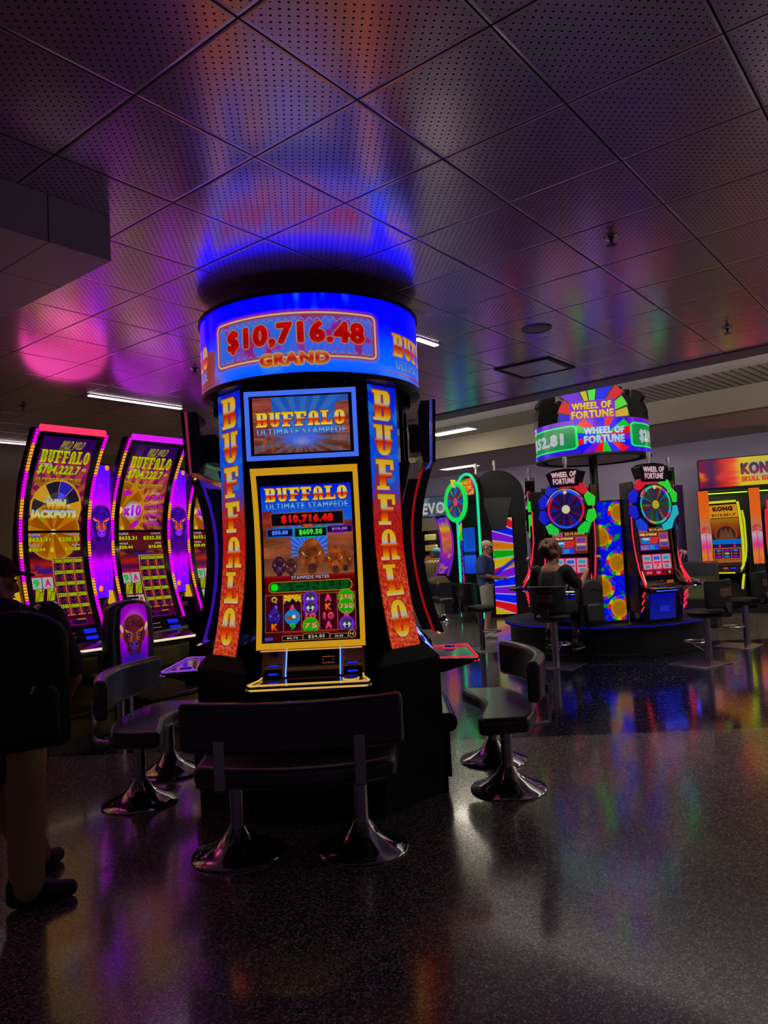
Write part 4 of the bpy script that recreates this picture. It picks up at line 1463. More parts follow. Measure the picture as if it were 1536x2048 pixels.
        build('edge_lamp', m, mat(trim_name + '_edge', (5, 5, 30), .3, emit=edge_col or (60, 95, 225), strength=7.0), t)
    build('panel_lamp', M().box((0, -.822, 1.034), (.62, .016, .006)), mat('panel_lamp', (20, 16, 12), .4, emit=(230, 160, 100), strength=.9), t)  # glowing strip added to brighten the copper panel and deck
    m = M()
    m.slab(lambda u, v: pan(-.165 + .33 * u, v, -.01), 1, 1, (0, .04, -.02))
    cp = build('center_panel', m, GLOSS_BLACK, t)
    m = M()
    for k in range(7):
        for s_ in (.42, .62):
            p = pan(.06 + .011 * k, s_, -.006)
            m.box(p, (.004, .004, .004))
    for s_ in (.52,):
        for k in (0, 6):
            m.box(pan(.06 + .011 * k, s_, -.006), (.004, .004, .004))
    build('ticket_lamp', m, mat('ticket_lamp', (20, 5, 4), .4, emit=(235, 120, 90), strength=1.0), cp)
    p = pan(-.245, .75, .003)
    rr = Matrix.Rotation(radians(56), 3, 'X')
    lk = build('lock', M().lathe([(.026, 0), (.026, .008), (.018, .01), (.018, .006), (.004, .006)], 24, p, R=rr), BLACK, t)
    build('key_slot', M().box((p[0], p[1] - .008, p[2] + .006), (.004, .004, .018), ry=.5), CHROME, lk)
    # button deck with lit rim
    dk = [(-.318, -.792), (-.318, -.90), (-.36, -1.055), (-.335, -1.075), (.335, -1.075), (.36, -1.055), (.318, -.90), (.318, -.792)]
    m = M().prism(dk, .832, .862)
    d = build('button_deck', m, GLOSS_BLACK, t, bevel=.006)
    build('deck_bracket', M().prism([(-.79, .832), (-.79, .77), (-.83, .77), (-1.02, .82), (-1.04, .832)], -.3, .3, 'x'), BLACK, t)
    for zz, nm in ((.871, 'upper_rim_light'), (.845, 'lower_rim_light')):
        o = 0.0 if zz > .86 else .008
        pts = [(-.31, -.81, zz), (-.315 - o, -.90, zz), (-.352 - o, -1.045, zz), (-.33, -1.07 - o, zz), (.33, -1.07 - o, zz), (.352 + o, -1.045, zz), (.315 + o, -.90, zz), (.31, -.81, zz)]
        if zz < .86:
            pts = pts[2:6]
        build(nm, M().tube(pts, .0058, 8), GOLDM(trim_name, trim_col, NEON), d)
    bt = build('spin_button', M().lathe([(.042, 0), (.042, .012), (.034, .02), (.002, .021)], 28, (.24, -.93, .862)), mat('blue_button', (15, 20, 60), .1, emit=(20, 30, 120), strength=.5), d)
    build('button_ring', M().lathe([(.05, 0), (.05, .008), (.043, .008), (.043, 0)], 28, (.24, -.93, .862), cap=False), GOLDM(trim_name, trim_col, NEON), bt)
    return t

MAIN = paint_main_screen(280, 470)
TOPM = paint_top_monitor(270, 160)
make_bank_machine('slot machine facing the camera with gold-lit tall curved screen', 0.0, (200, 145, 25), 'gold_frame_light', (62, 100, 222), 'pale_blue_frame_light', (200, 155, 75), 'gold_trim_light')
make_bank_machine('slot machine seen edge-on at the right of the bison tower, red-lit edge', pi / 2, (185, 18, 22), 'red_frame_light', (60, 70, 220), 'blue_frame_light', (205, 40, 60), 'red_trim_light', (60, 80, 200), back=.052, glow=.55)
make_bank_machine('slot machine seen edge-on at the left of the bison tower, blue-lit edge', -pi / 2, (70, 25, 200), 'violet_frame_light', (170, 40, 90), 'pink_frame_light', (120, 60, 190), 'violet_trim_light', (120, 60, 190), back=.052, glow=.5)

# tower: core, corner columns with lit panels, round sign
t = thing('display_tower', 'central tower with corner letter panels carrying the round blue overhead sign', 'sign tower', (KX, KY, 0))
core = M()
oc = lambda r, c: [(c, -r), (r, -c), (r, c), (c, r), (-c, r), (-r, c), (-r, -c), (-c, -r)]
core.prism(oc(.50, .36), .02, 2.72)
build('core', core, BLACK_MATT, t)
def flare(z):
    z = np.asarray(z, float)
    return .72 + .11 * np.clip((1.75 - z) / .76, 0, 1) ** 1.7
COLP = paint_column(100, 640, 51)
for sx_, sy_ in ((-1, -1), (1, -1), (-1, 1), (1, 1)):
    dn = Vector((sx_, sy_, 0)) / sqrt(2)
    tn = Vector((-sy_, sx_, 0)) / sqrt(2)      # left to right for someone facing the panel
    m = M()
    m.slab(lambda u, v: (dn * (float(flare(.985 + 1.725 * v)) - .006) + tn * (.27 * u - .135)) + Vector((0, 0, .985 + 1.725 * v)), 1, 24, tuple(-dn * .13))
    h = build('column', m, GLOSS_BLACK, t)
    # plinth under the column
    W2 = .28
    m = M()
    a = [dn * .86 + tn * W2, dn * .86 - tn * W2, dn * .6 - tn * .2, dn * .6 + tn * .2]
    m.prism([(p.x, p.y) for p in a], .1, .9)
    m.prism([(p.x * .975, p.y * .975) for p in a], 0.0, .1)
    b_ = [dn * .83 + tn * .2, dn * .83 - tn * .2, dn * .6 - tn * .18, dn * .6 + tn * .18]
    n0 = len(m.v)
    top = [(p.x, p.y, .9) for p in a] + [(p.x, p.y, .985) for p in b_]
    m.add(top, [(0, 1, 5, 4), (1, 2, 6, 5), (2, 3, 7, 6), (3, 0, 4, 7), (4, 5, 6, 7)])
    build('plinth', m, BLACK_MATT, t)
    def fn(u, v):
        z = 2.705 + (.992 - 2.705) * v
        r = flare(z)
        s = .262 * u - .131
        return dn.x * r + tn.x * s, dn.y * r + tn.y * s, z
    if sy_ < 0:
        display('letter_panel', COLP, fn, h, material=display_mat('letter_light', .75))
    else:
        pass
# round sign
R0 = .785
Z0, Z1 = 2.752, 3.275
m = M()
m.lathe([(R0 - .02, Z1 - .012), (R0 + .012, Z1 - .012), (R0 + .012, Z1 + .012), (R0 - .05, Z1 + .022), (.3, Z1 + .03)], 96)
build('top_cap', m, BLACK_MATT, t)
m = M()
m.lathe([(R0 + .006, Z0 + .004), (R0 + .012, Z0 - .01), (R0 + .004, Z0 - .03), (R0 - .06, Z0 - .042), (.28, Z0 - .042), (.28, Z0 + .004)], 96, cap=False)
build('underside', m, mat('sign_underside', (60, 52, 48), 0.35, 0.5), t)
m = M().lathe([(R0 - .012, Z0 + .004), (R0 - .012, Z1 - .012)], 96, cap=False)
build('drum_shell', m, BLACK_MATT, t)
def ring(a0, a1):
    def fn(u, v):
        a = np.radians(a0 + (a1 - a0) * u)
        return R0 * np.sin(a), -R0 * np.cos(a), Z1 - .012 + (Z0 - Z1 + .016) * v
    return fn
display('front_display', paint_sign_ring(860, 160, -118, 118), ring(-118, 118), t, material=display_mat('bright_ring', 2.2))
display('rear_display', paint_sign_ring(240, 80, 118, 242), ring(118, 242), t)
m = M()
for k in range(8):
    a = pi / 8 + k * pi / 4
    m.lathe([(.018, Z0 - .05), (.018, Z0 - .042)], 10, (.72 * cos(a), .72 * sin(a), 0))
build('bolt', m, CHROME, t)

# ------------------------------------------------------------------ two-seat benches
LEATHER = mat('black_leather', (12, 10, 12), 0.33, coat=0.32, noise=0.18, nscale=260, spec=.9)
STEEL = mat('brushed_steel', (185, 180, 178), 0.28, 1.0, noise=0.05, nscale=200)
def make_bench():
    """sitter faces +y; poles at x = +-.34"""
    t = thing('double_bench', 'black leather two-seat bench with its back to the camera in the foreground', 'bench', (KX - .06, 4.11, 0), 0, 'two-seat benches round the bison tower')
    # kidney seat: front edge bulges back in the middle, rounded corners
    def seat(hx, grow=0.0):
        pts = []
        for k in range(25):
            x = -hx + 2 * hx * k / 24
            pts.append((x, .20 - .10 * cos(x / hx * pi / 2) ** 2 + .0 + grow))
        for k in range(25):
            x = hx - 2 * hx * k / 24
            pts.append((x * .97, -.25 + .13 * abs(x / hx) ** 2.2 - grow))
        return pts
    m = M().prism(seat(.56), .40, .51)
    build('seat', m, LEATHER, t, bevel=.035, seg=4, angle=60)
    # curved backrest
    hx = .595
    po = []
    for k in range(33):
        x = -hx + 2 * hx * k / 32
        po.append((x, -.335 + .14 * abs(x / hx) ** 2.0))
    pi_ = [(x * .985, y + .085) for x, y in po[::-1]]
    m = M().prism(po + pi_, .60, .862)
    build('backrest', m, LEATHER, t, bevel=.038, seg=4, angle=60)
    for sg in (-1, 1):
        x = sg * .36
        yb = -.335 + .14 * abs(x / hx) ** 2
        m = M()
        m.box((x, yb - .008, .555), (.055, .01, .25))
        m.prism([(yb - .013, .435), (yb + .0, .42), (-.12, .395), (-.12, .405), (yb + .0, .437)], x - .0275, x + .0275, 'x')
        build('back_bracket', m, STEEL, t, bevel=.002)
        xx = sg * .34
        m = M().lathe([(.25, 0), (.252, .008), (.246, .016), (.19, .036), (.13, .066), (.085, .1), (.062, .135), (.05, .155)], 56, (xx, 0, 0))
        build('base', m, CHROME, t, angle=50)
        m = M().lathe([(.038, .15), (.038, .40)], 28, (xx, 0, 0))
        m.lathe([(.044, .135), (.044, .165)], 28, (xx, 0, 0))
        build('pole', m, STEEL, t)
        m = M().box((xx, 0, .40), (.16, .2, .012))
        build('mounting_plate', m, BLACK, t)
    return t
bench = make_bench()
copy_thing(bench, (.735, 5.30, 0), pi / 2, 'black leather two-seat bench standing right of the bison tower')
copy_thing(bench, (-1.735, 5.40, 0), -pi / 2, 'black leather two-seat bench standing left of the bison tower')
# ------------------------------------------------------------------ tall arched cabinets along the left
NEONM = lambda n, c, s=None: mat(n, (14, 8, 14), 0.55, emit=c, strength=NEON if s is None else s)
JB = Vector((-3.36, 7.48, 0))
JE = Vector((cos(GA), sin(GA), 0))
JN = Vector((sin(GA), -cos(GA), 0))
def jf(z):
    z = np.asarray(z, float)
    return .39 * (z - 1.92) ** 2 * np.where(z > 1.92, 1.0, .72)
VIOLET = mat('violet_shell', (70, 14, 64), 0.25, 0.3, coat=0.3)
JK = {}
def ribs_pic(key, seed):
    if key in JK:
        return JK[key]
    mg, ye = (200, 10, 200), (185, 135, 50)
    st = []
    edges = [0, .07, .2, .33, .43, .55, .63, .75, .84, 1.0]
    for k in range(len(edges) - 1):
        c = mg if k % 2 == 0 else ye
        st += [(edges[k] + .004, c), (edges[k + 1] - .004, c)]
    JK[key] = paint_ribs(12, 340, st, 66)
    return JK[key]

def make_arch_machine(label, loc, rz, variant, top_col, top_name, key, group):
    t = thing('arched_slot_machine', label, 'slot machine', loc, rz, group)
    ZT, ZB = 2.96, 1.0
    HW = .37
    # shell: side profile
    zz = np.linspace(ZT, ZB, 24)
    front = [(-(float(jf(z)) - .02), float(z)) for z in zz]
    back = [(.42, .95), (.16, 1.3), (.10, 2.0), (-.02, 2.5), (-.30, 2.97)]
    m = M().prism(front + back, -HW, HW, 'x')
    build('shell', m, VIOLET, t, angle=30)
    # bezel faces
    def S(x, z, off):
        return (x, -(float(jf(z)) + off), z)
    m = M()
    for x0, x1 in ((-HW + .04, -HW + .09), (HW - .09, HW - .04)):
        m.slab(lambda u, v: S(x0 + (x1 - x0) * u, ZT - .05 + (ZB - ZT + .05) * v, .028), 1, 24, (0, .03, 0))
    for za, zb in ((1.965, 1.99), (1.0, 1.02), (2.89, 2.915)):
        m.slab(lambda u, v: S(-.29 + .58 * u, zb + (za - zb) * v, .012), 1, 1, (0, .03, 0))
    build('bezel', m, GLOSS_BLACK, t)
    def scr(za, zb):
        def fn(u, v):
            z = za + (zb - za) * v
            return (2 * u - 1) * .282, -(jf(z) + .008), z
        return fn
    display('upper_display', JUP[variant], scr(2.89, 1.99), t, key='jup%d' % variant)
    display('lower_display', JLO[variant], scr(1.965, 1.02), t, key='jlo%d' % variant)
    # lit ribbed edges
    for sg in (-1, 1):
        def fn(u, v):
            z = ZT - .02 + (ZB - ZT + .02) * v
            return sg * HW + (u - .5) * .036 - sg * .014, -(jf(z) + .03 + .01 * np.sin(pi * u)), z
        display('edge_light', ribs_pic('e', 3), fn, t, material=display_mat('ribbed_neon', NEON * 1.9), key='jedge%d' % sg)
    m = M()
    n = 30
    for k in range(n):
        m.box((-HW + .03 + (2 * HW - .06) * (k + .5) / n, -(float(jf(ZT)) + .012), ZT - .005), ((2 * HW - .06) / n * .82, .05, .055), rx=-.55)
    build('top_light', m, NEONM(top_name, top_col, NEON * 1.3), t, bevel=.006)
    # crown box and spot are added behind the top bar to tint the ceiling
    m = M().prism([(-.36, 2.88), (-.20, 2.88), (-.20, 2.925), (-.26, 2.955), (-.36, 2.955)], -.08, .08, 'x')
    cl = build('crown_lamp', m, BLACK, t)
    d = added_glow_data(variant)
    lo = bpy.data.objects.new('crown_lamp_bulb', d)
    COL.objects.link(lo)
    lo.parent = t
    lo.location = (0, -.30, 2.985)
    lo.rotation_euler = (radians(90 + 30), 0, pi)
    # player panel, deck, base
    m = M()
    m.prism([(-.24, 1.0), (-.33, .86), (-.33, .80), (.4, .80), (.4, .95), (-.1, .98)], -HW, HW, 'x')
    build('player_panel', m, GLOSS_BLACK, t, bevel=.004)
    def pp(x, s):
        return (x, -.242 - .088 * s - .006, .995 - .132 * s)
    for k, (s0, s1, nm, c) in enumerate(((.1, .4, 'bill_slot', (20, 30, 210)), (.62, .85, 'bill_lip', (20, 30, 190)))):
        m = M().slab(lambda u, v: pp(.14 + .13 * u, s0 + (s1 - s0) * v), 1, 1, (0, .006, -.004))
        build(nm, m, NEONM('blue_bill_light', c, 1.2), t)
    m = M()
    for k in range(8):
        for s_ in (.3, .62):
            m.box(pp(-.08 + .016 * k, s_), (.006, .005, .006))
    build('ticket_light', m, NEONM('amber_ticket_light', (220, 140, 110), .8), t)
    m = M().prism([(-.33, .86), (-.46, .80), (-.46, .775), (-.33, .765)], -HW + .01, HW - .01, 'x')
    dk = build('button_deck', m, mat('violet_gloss', (90, 25, 90), .08, .5, coat=.5), t, bevel=.004)
    build('edge_strip', M().box((0, -.463, .787), (2 * HW - .02, .012, .024)), NEONM('warm_white_strip', (215, 195, 160), 1.3), dk)
    m = M().prism([(-.28, .80), (-.38, .70), (-.36, .52), (-.28, .42), (-.28, .02), (.40, .02), (.40, .80)], -HW + .03, HW - .03, 'x')
    build('cabinet', m, mat('warm_metal', (120, 105, 60), .4, .4), t, bevel=.01)
    m = M().prism([(-.374, .69), (-.39, .69), (-.375, .50), (-.36, .50)], -.12, .2, 'x')
    build('door', m, mat('warm_door', (140, 122, 70), .35, .3), t, bevel=.01)
    build('footrest', M().box((0, -.42, .21), (.7, .32, .05)), mat('brown_footrest', (80, 52, 40), .35), t, bevel=.015)
    build('plinth', M().box((0, -.1, .08), (.72, .8, .16)), mat('yellow_plinth', (150, 128, 60), .5), t)
    # warm side lamp
    for sg in (-1,):
        m = M().prism([(.05, 1.55), (.12, 1.53), (.03, 1.2), (-.09, 1.2)], sg * HW - .05, sg * HW - .004, 'x')
        build('side_lamp', m, NEONM('amber_side_lamp', (205, 160, 25), 1.0), t)
    return t

ADDED_GLOW = 15.0
def added_glow_data(variant):
    k = 'crown_%d' % variant
    d = bpy.data.lights.get(k)
    if d is None:
        d = bpy.data.lights.new(k, 'SPOT')
        d.energy = ADDED_GLOW
        d.color = (1.0, .06, .42) if variant == 0 else (.75, .03, 1.0)
        d.spot_size = radians(80)
        d.spot_blend = .8
        d.shadow_soft_size = .42
    return d
JUP = [paint_jackpot_upper(190, 290, 0), paint_jackpot_upper(190, 290, 1)]
JLO = [paint_jackpot_lower(190, 300, 0), paint_jackpot_lower(190, 300, 1)]
g = 'arched machines with pink lit edges along the left'
p = lambda k, f=0.0: tuple(JB + JE * k + JN * f)
make_arch_machine('arched machine with a coral-lit top edge and gold wheel on its screen, leftmost full one', p(0), GA, 0, (220, 45, 85), 'coral_top_light', 'a', g)
make_arch_machine('arched machine with a magenta-lit top edge, between the two bison picture panels', p(.985), GA, 1, (185, 20, 200), 'magenta_top_light', 'b', g)
make_arch_machine('arched machine mostly hidden behind the left edge-on machine of the tower', p(1.97), GA, 1, (185, 20, 200), 'magenta_top_light', 'c', g)

for k in (-1.42, -2.42):
    make_arch_machine('arched machine of the row that runs on past the left picture edge', p(k), GA, 0, (220, 45, 85), 'coral_top_light', 'd', g)

# picture panels between the machines
SGN = paint_bison_sign(64, 300)
for k, lab in ((.5, 'tall purple bison picture panel right of the coral-topped machine'), (1.48, 'tall purple bison picture panel just left of the bison tower')):
    t = thing('picture_panel', lab, 'sign panel', p(k, .03), GA, 'bison picture panels between the arched machines')
    m = M()
    m.box((0, .03, 1.98), (.25, .06, 1.46))
    m.box((0, .07, .635), (.22, .1, 1.23))
    build('housing', m, GLOSS_BLACK, t, bevel=.004)
    display('lit_picture', SGN, lambda u, v: ((2 * u - 1) * .118, -.003 + 0 * u, 2.69 - 1.42 * v), t, material=display_mat('bright_picture', 1.7), key='jsign')
    build('ticket_slot', M().box((0, -.01, 1.12), (.16, .03, .05)), COPPER, t, bevel=.004)
    build('speaker_cone', M().box((0, .0, .97), (.2, .03, .06), rx=.4), mat('pale_ledge', (120, 110, 116), .35), t, bevel=.004)

# neighbour at the left picture edge: only its violet flank shows
t = thing('machine_flank', 'dark violet curved cabinet side at the left picture edge', 'slot machine', (-4.36, 6.66, 0), GA)
fr = [(-(float(jf(z)) * .9), float(z)) for z in np.linspace(2.55, 1.0, 18)]
build('shell', M().prism(fr + [(-.3, .8), (-.3, .02), (.4, .02), (.4, 1.2), (.25, 2.2)], .28, .62, 'x'), VIOLET, t)
build('edge_light', M().tube([(.6, a - .006, b) for a, b in fr], .012, 8), NEONM('dim_violet_light', (80, 5, 80), 1.0), t)

# rounded backs of the machines behind the row
for k, (x, y, lab) in enumerate(((-3.75, 10.35, 'round-topped grey cabinet back behind the first bison picture panel'), (-2.75, 11.6, 'round-topped grey cabinet back behind the second bison picture panel'))):
    t = thing('cabinet_back', lab, 'slot machine', (x, y, 0), GA - .3, 'cabinets behind the arched row')
    po = [(-.55, .05), (.55, .05), (.55, 2.45)] + [(.55 * cos(a), 2.45 + .32 * sin(a)) for a in np.linspace(0.15, pi - .15, 11)] + [(-.55, 2.45)]
    build('cabinet', M().prism(po, -.2, .3, 'y'), mat('grey_cabinet', (58, 54, 56), .4), t, bevel=.02)
    build('handle', M().tube([(-.18, -.2, 2.5), (-.18, -.25, 2.52), (.18, -.25, 2.52), (.18, -.2, 2.5)], .012, 8), BLACK, t)
    build('rear_screen', M().box((0, .312, 1.75), (.8, .02, 1.3)), NEONM('amber_screen', (215, 170, 120), 2.2), t)  # unseen glowing panel added to light the wall and ceiling behind
    build('toe_kick', M().box((0, .05, .025), (1.0, .4, .05)), BLACK, t)

# chair with a lit bison picture in its back
t = thing('casino_chair', 'black high-backed chair with a glowing bison picture in its back', 'chair', (-2.47, 7.12, 0), GA + .12)
def chb(hw):
    o = [(-hw, .60), (hw, .60), (hw * 1.06, .95), (hw * .95, 1.17)]
    o += [(hw * .95 * cos(a), 1.17 + .1 * sin(a)) for a in np.linspace(.25, pi - .25, 9)]
    return o + [(-hw * .95, 1.17), (-hw * 1.06, .95)]
# local frame: the picture faces -y, the sitter faces +y
build('backrest', M().prism(chb(.262), 0.0, .13, 'y'), LEATHER, t, bevel=.04, seg=4, angle=60)
ins = [(-.15, .66), (.15, .66), (.17, .95), (.15, 1.16)] + [(.15 * cos(a), 1.16 + .07 * sin(a)) for a in np.linspace(.4, pi - .4, 7)] + [(-.15, 1.16), (-.17, .95)]
build('picture_rim', M().prism([(a * 1.12, .96 + (b - .96) * 1.06) for a, b in ins], -.016, .02, 'y'), GLOSS_BLACK, t, bevel=.008)
CHB = paint_chair_bison(90, 150)
def fchair(u, v):
    z = 1.23 - .57 * v
    hw = .150 + .015 * np.sin(np.clip((z - .66) / .5, 0, 1) * pi)
    hw = hw * np.sqrt(np.clip(1 - np.clip((z - 1.15) / .085, 0, 1) ** 2.4, .02, 1))
    return (2 * u - 1) * hw, -.022 + 0 * u, z
display('lit_picture', CHB, fchair, t)
build('seat', M().prism([(-.26, .02), (.26, .02), (.27, .35), (.2, .5), (-.2, .5), (-.27, .35)], .46, .58), LEATHER, t, bevel=.035, seg=3, angle=60)
build('back_support', M().box((0, .07, .56), (.3, .08, .2)), BLACK, t, bevel=.01)
for sg in (-1, 1):
    build('armrest', M().tube([(sg * .29, .05, .62), (sg * .31, .1, .78), (sg * .31, .36, .78), (sg * .29, .42, .6)], .02, 8), BLACK, t)
build('pole', M().lathe([(.05, .03), (.05, .46)], 20, (0, .22, 0)), STEEL, t)
build('base', M().lathe([(.26, 0), (.26, .015), (.07, .04)], 36, (0, .22, 0)), CHROME, t)
build('lock_plate', M().box((0, -.002, 1.285), (.14, .02, .025)), BLACK, t)
# ------------------------------------------------------------------ prize-wheel carousel on the right
WX, WY = 3.3, 11.45
PZ = .46
RED = NEONM('red_neon', (220, 30, 55), NEON * 1.3)
GOLDMETAL = mat('gold_metal', (150, 118, 60), .22, 1.0)
t = thing('carousel_platform', 'low round black platform under the prize-wheel machines', 'platform', (WX, WY, 0))
build('drum', M().lathe([(1.46, 0), (1.46, .06), (1.42, .07), (1.42, .40), (1.50, .41), (1.50, PZ - .004), (.05, PZ - .004)], 96), BLACK_MATT, t, angle=30)
build('rim_light', M().tube([(1.502 * cos(a), 1.502 * sin(a), .44) for a in np.linspace(0, 2 * pi, 120, endpoint=False)], .006, 6, True), NEONM('deep_blue_rim', (10, 15, 190), .8), t)

t = thing('prize_sign', 'round purple prize-wheel sign on a black pole with wheel-shaped toppers', 'sign', (WX, WY, 0))
m = M().lathe([(.065, PZ), (.065, 2.90)], 24)
m.lathe([(.13, PZ), (.13, PZ + .02), (.07, PZ + .05)], 24)
build('pole', m, BLACK, t)
SR, SZ0, SZ1 = .86, 2.90, 3.40
m = M().lathe([(.06, SZ0 - .02), (.70, SZ0 - .02), (.70, SZ0 - .005), (.06, SZ0 - .005)], 72)
m2 = M().lathe([(SR + .012, SZ0), (SR + .014, SZ0 - .03), (SR - .10, SZ0 - .035), (SR - .10, SZ0)], 72, cap=False)
build('underside', m, mat('bronze_underside', (120, 96, 80), .35, .8), t)
build('lower_rim', m2, BLACK_MATT, t)
build('shell', M().lathe([(SR - .01, SZ0), (SR - .01, SZ1), (.05, SZ1)], 72, cap=False), BLACK_MATT, t)
CA = math.degrees(math.atan2(WX, WY))     # turn of the camera from the -y side, seen from the sign
def ring2(a0, a1, r):
    def fn(u, v):
        a = np.radians(a0 + (a1 - a0) * u)
        return r * np.sin(a), -r * np.cos(a), SZ1 + (SZ0 - SZ1) * v
    return fn
display('front_display', paint_prize_ring(560, 130, -CA - 115, -CA + 115, -CA), ring2(-CA - 115, -CA + 115, SR), t)
m = M().grid(lambda u, v: (SR * sin(radians(-CA + 115 + 130 * u)), -SR * cos(radians(-CA + 115 + 130 * u)), SZ0 + (SZ1 - SZ0) * v), 40, 1)
build('rear_display', m, NEONM('plain_violet_display', (70, 20, 190), 1.0), t)

def wheel_topper(parent, az, loc_r, scale=1.0, detail=True):
    """half wheel of uneven wedges standing on the sign, facing azimuth az (from -y, clockwise seen from above negative)"""
    ca_, sa_ = cos(az), sin(az)
    def W(x, d, z):
        # x right for the viewer, d outward
        return (sa_ * (loc_r + d) + ca_ * x, -ca_ * (loc_r + d) + sa_ * x, SZ1 + z)
    wed = [(165, 180, .50, (15, 25, 200)), (140, 165, .52, (205, 25, 30)), (112, 140, .60, (105, 35, 205)), (98, 112, .50, (190, 180, 25)), (80, 98, .60, (75, 215, 60)), (56, 80, .70, (10, 20, 225)), (38, 56, .60, (205, 22, 25)), (18, 38, .54, (80, 205, 40)), (0, 18, .52, (195, 165, 20))]
    out = None
    m = M()
    for a0, a1, r, c in wed:
        r *= scale
        aa = np.radians(np.linspace(a0, a1, 5))
        outl = [(r * cos(q), r * sin(q)) for q in aa]
        inn = [(.16 * scale * cos(q), .16 * scale * sin(q)) for q in aa[::-1]]
        po = outl + inn
        n = len(po)
        v = [W(x, -.07, z) for x, z in po] + [W(x, .0, z) for x, z in po]
        m.add(v, [tuple(range(n)), tuple(range(2 * n - 1, n - 1, -1))] + [(i, n + i, n + (i + 1) % n, (i + 1) % n) for i in range(n)])
    base = build('wheel_topper', m, BLACK_MATT, parent)
    if detail:
        for i, (a0, a1, r, c) in enumerate(wed):
            r = r * scale - .012
            da_ = 1.6
            aa = np.radians(np.linspace(a0 + da_, a1 - da_, 5))
            po = [(r * cos(q), r * sin(q) + .006) for q in aa] + [(.2 * scale * cos(q), .2 * scale * sin(q) + .006) for q in aa[::-1]]
            n = len(po)
            v = [W(x, .001, z) for x, z in po] + [W(x, .008, z) for x, z in po]
            mm = M().add(v, [tuple(range(n)), tuple(range(2 * n - 1, n - 1, -1))] + [(i2, n + i2, n + (i2 + 1) % n, (i2 + 1) % n) for i2 in range(n)])
            build('wedge_light', mm, NEONM('wedge_%d_%d_%d' % c, c, 1.0), base)
        pl = Cv(150, 84, (130, 25, 170))
        pl.vgrad([(0, (110, 25, 180)), (1, (150, 30, 170))])
        pl.text('WHEEL OF', .05, .08, .93, .46, [(0, (225, 215, 70)), (1, (205, 180, 30))], bold=5, outline=(110, 20, 110), ow=2)
        pl.text('FORTUNE', .03, .52, .97, .94, [(0, (225, 215, 90)), (1, (200, 170, 20))], bold=5, outline=(110, 20, 110), ow=2)
        def fn(u, v):
            x, z = (u - .5) * .64 * scale, .285 * scale - .275 * scale * v
            return sa_ * (loc_r + .022) + ca_ * x, -ca_ * (loc_r + .022) + sa_ * x, SZ1 + z
        display('name_plate', pl, fn, base)
        mm = M()
        v = [W(x, d, z) for d in (.002, .02) for x, z in ((-.325 * scale, .0), (.325 * scale, .0), (.325 * scale, .29 * scale), (-.325 * scale, .29 * scale))]
        mm.add(v, [(0, 1, 2, 3), (7, 6, 5, 4), (0, 4, 5, 1), (1, 5, 6, 2), (2, 6, 7, 3), (3, 7, 4, 0)])
        build('name_box', mm, mat('purple_box', (80, 15, 100), .4), base)
    return base
wheel_topper(t, radians(-CA + 3), .70, 1.0)
wheel_topper(t, radians(-CA + 123), .70, 1.0, False)
wheel_topper(t, radians(-CA - 117), .70, 1.0, False)

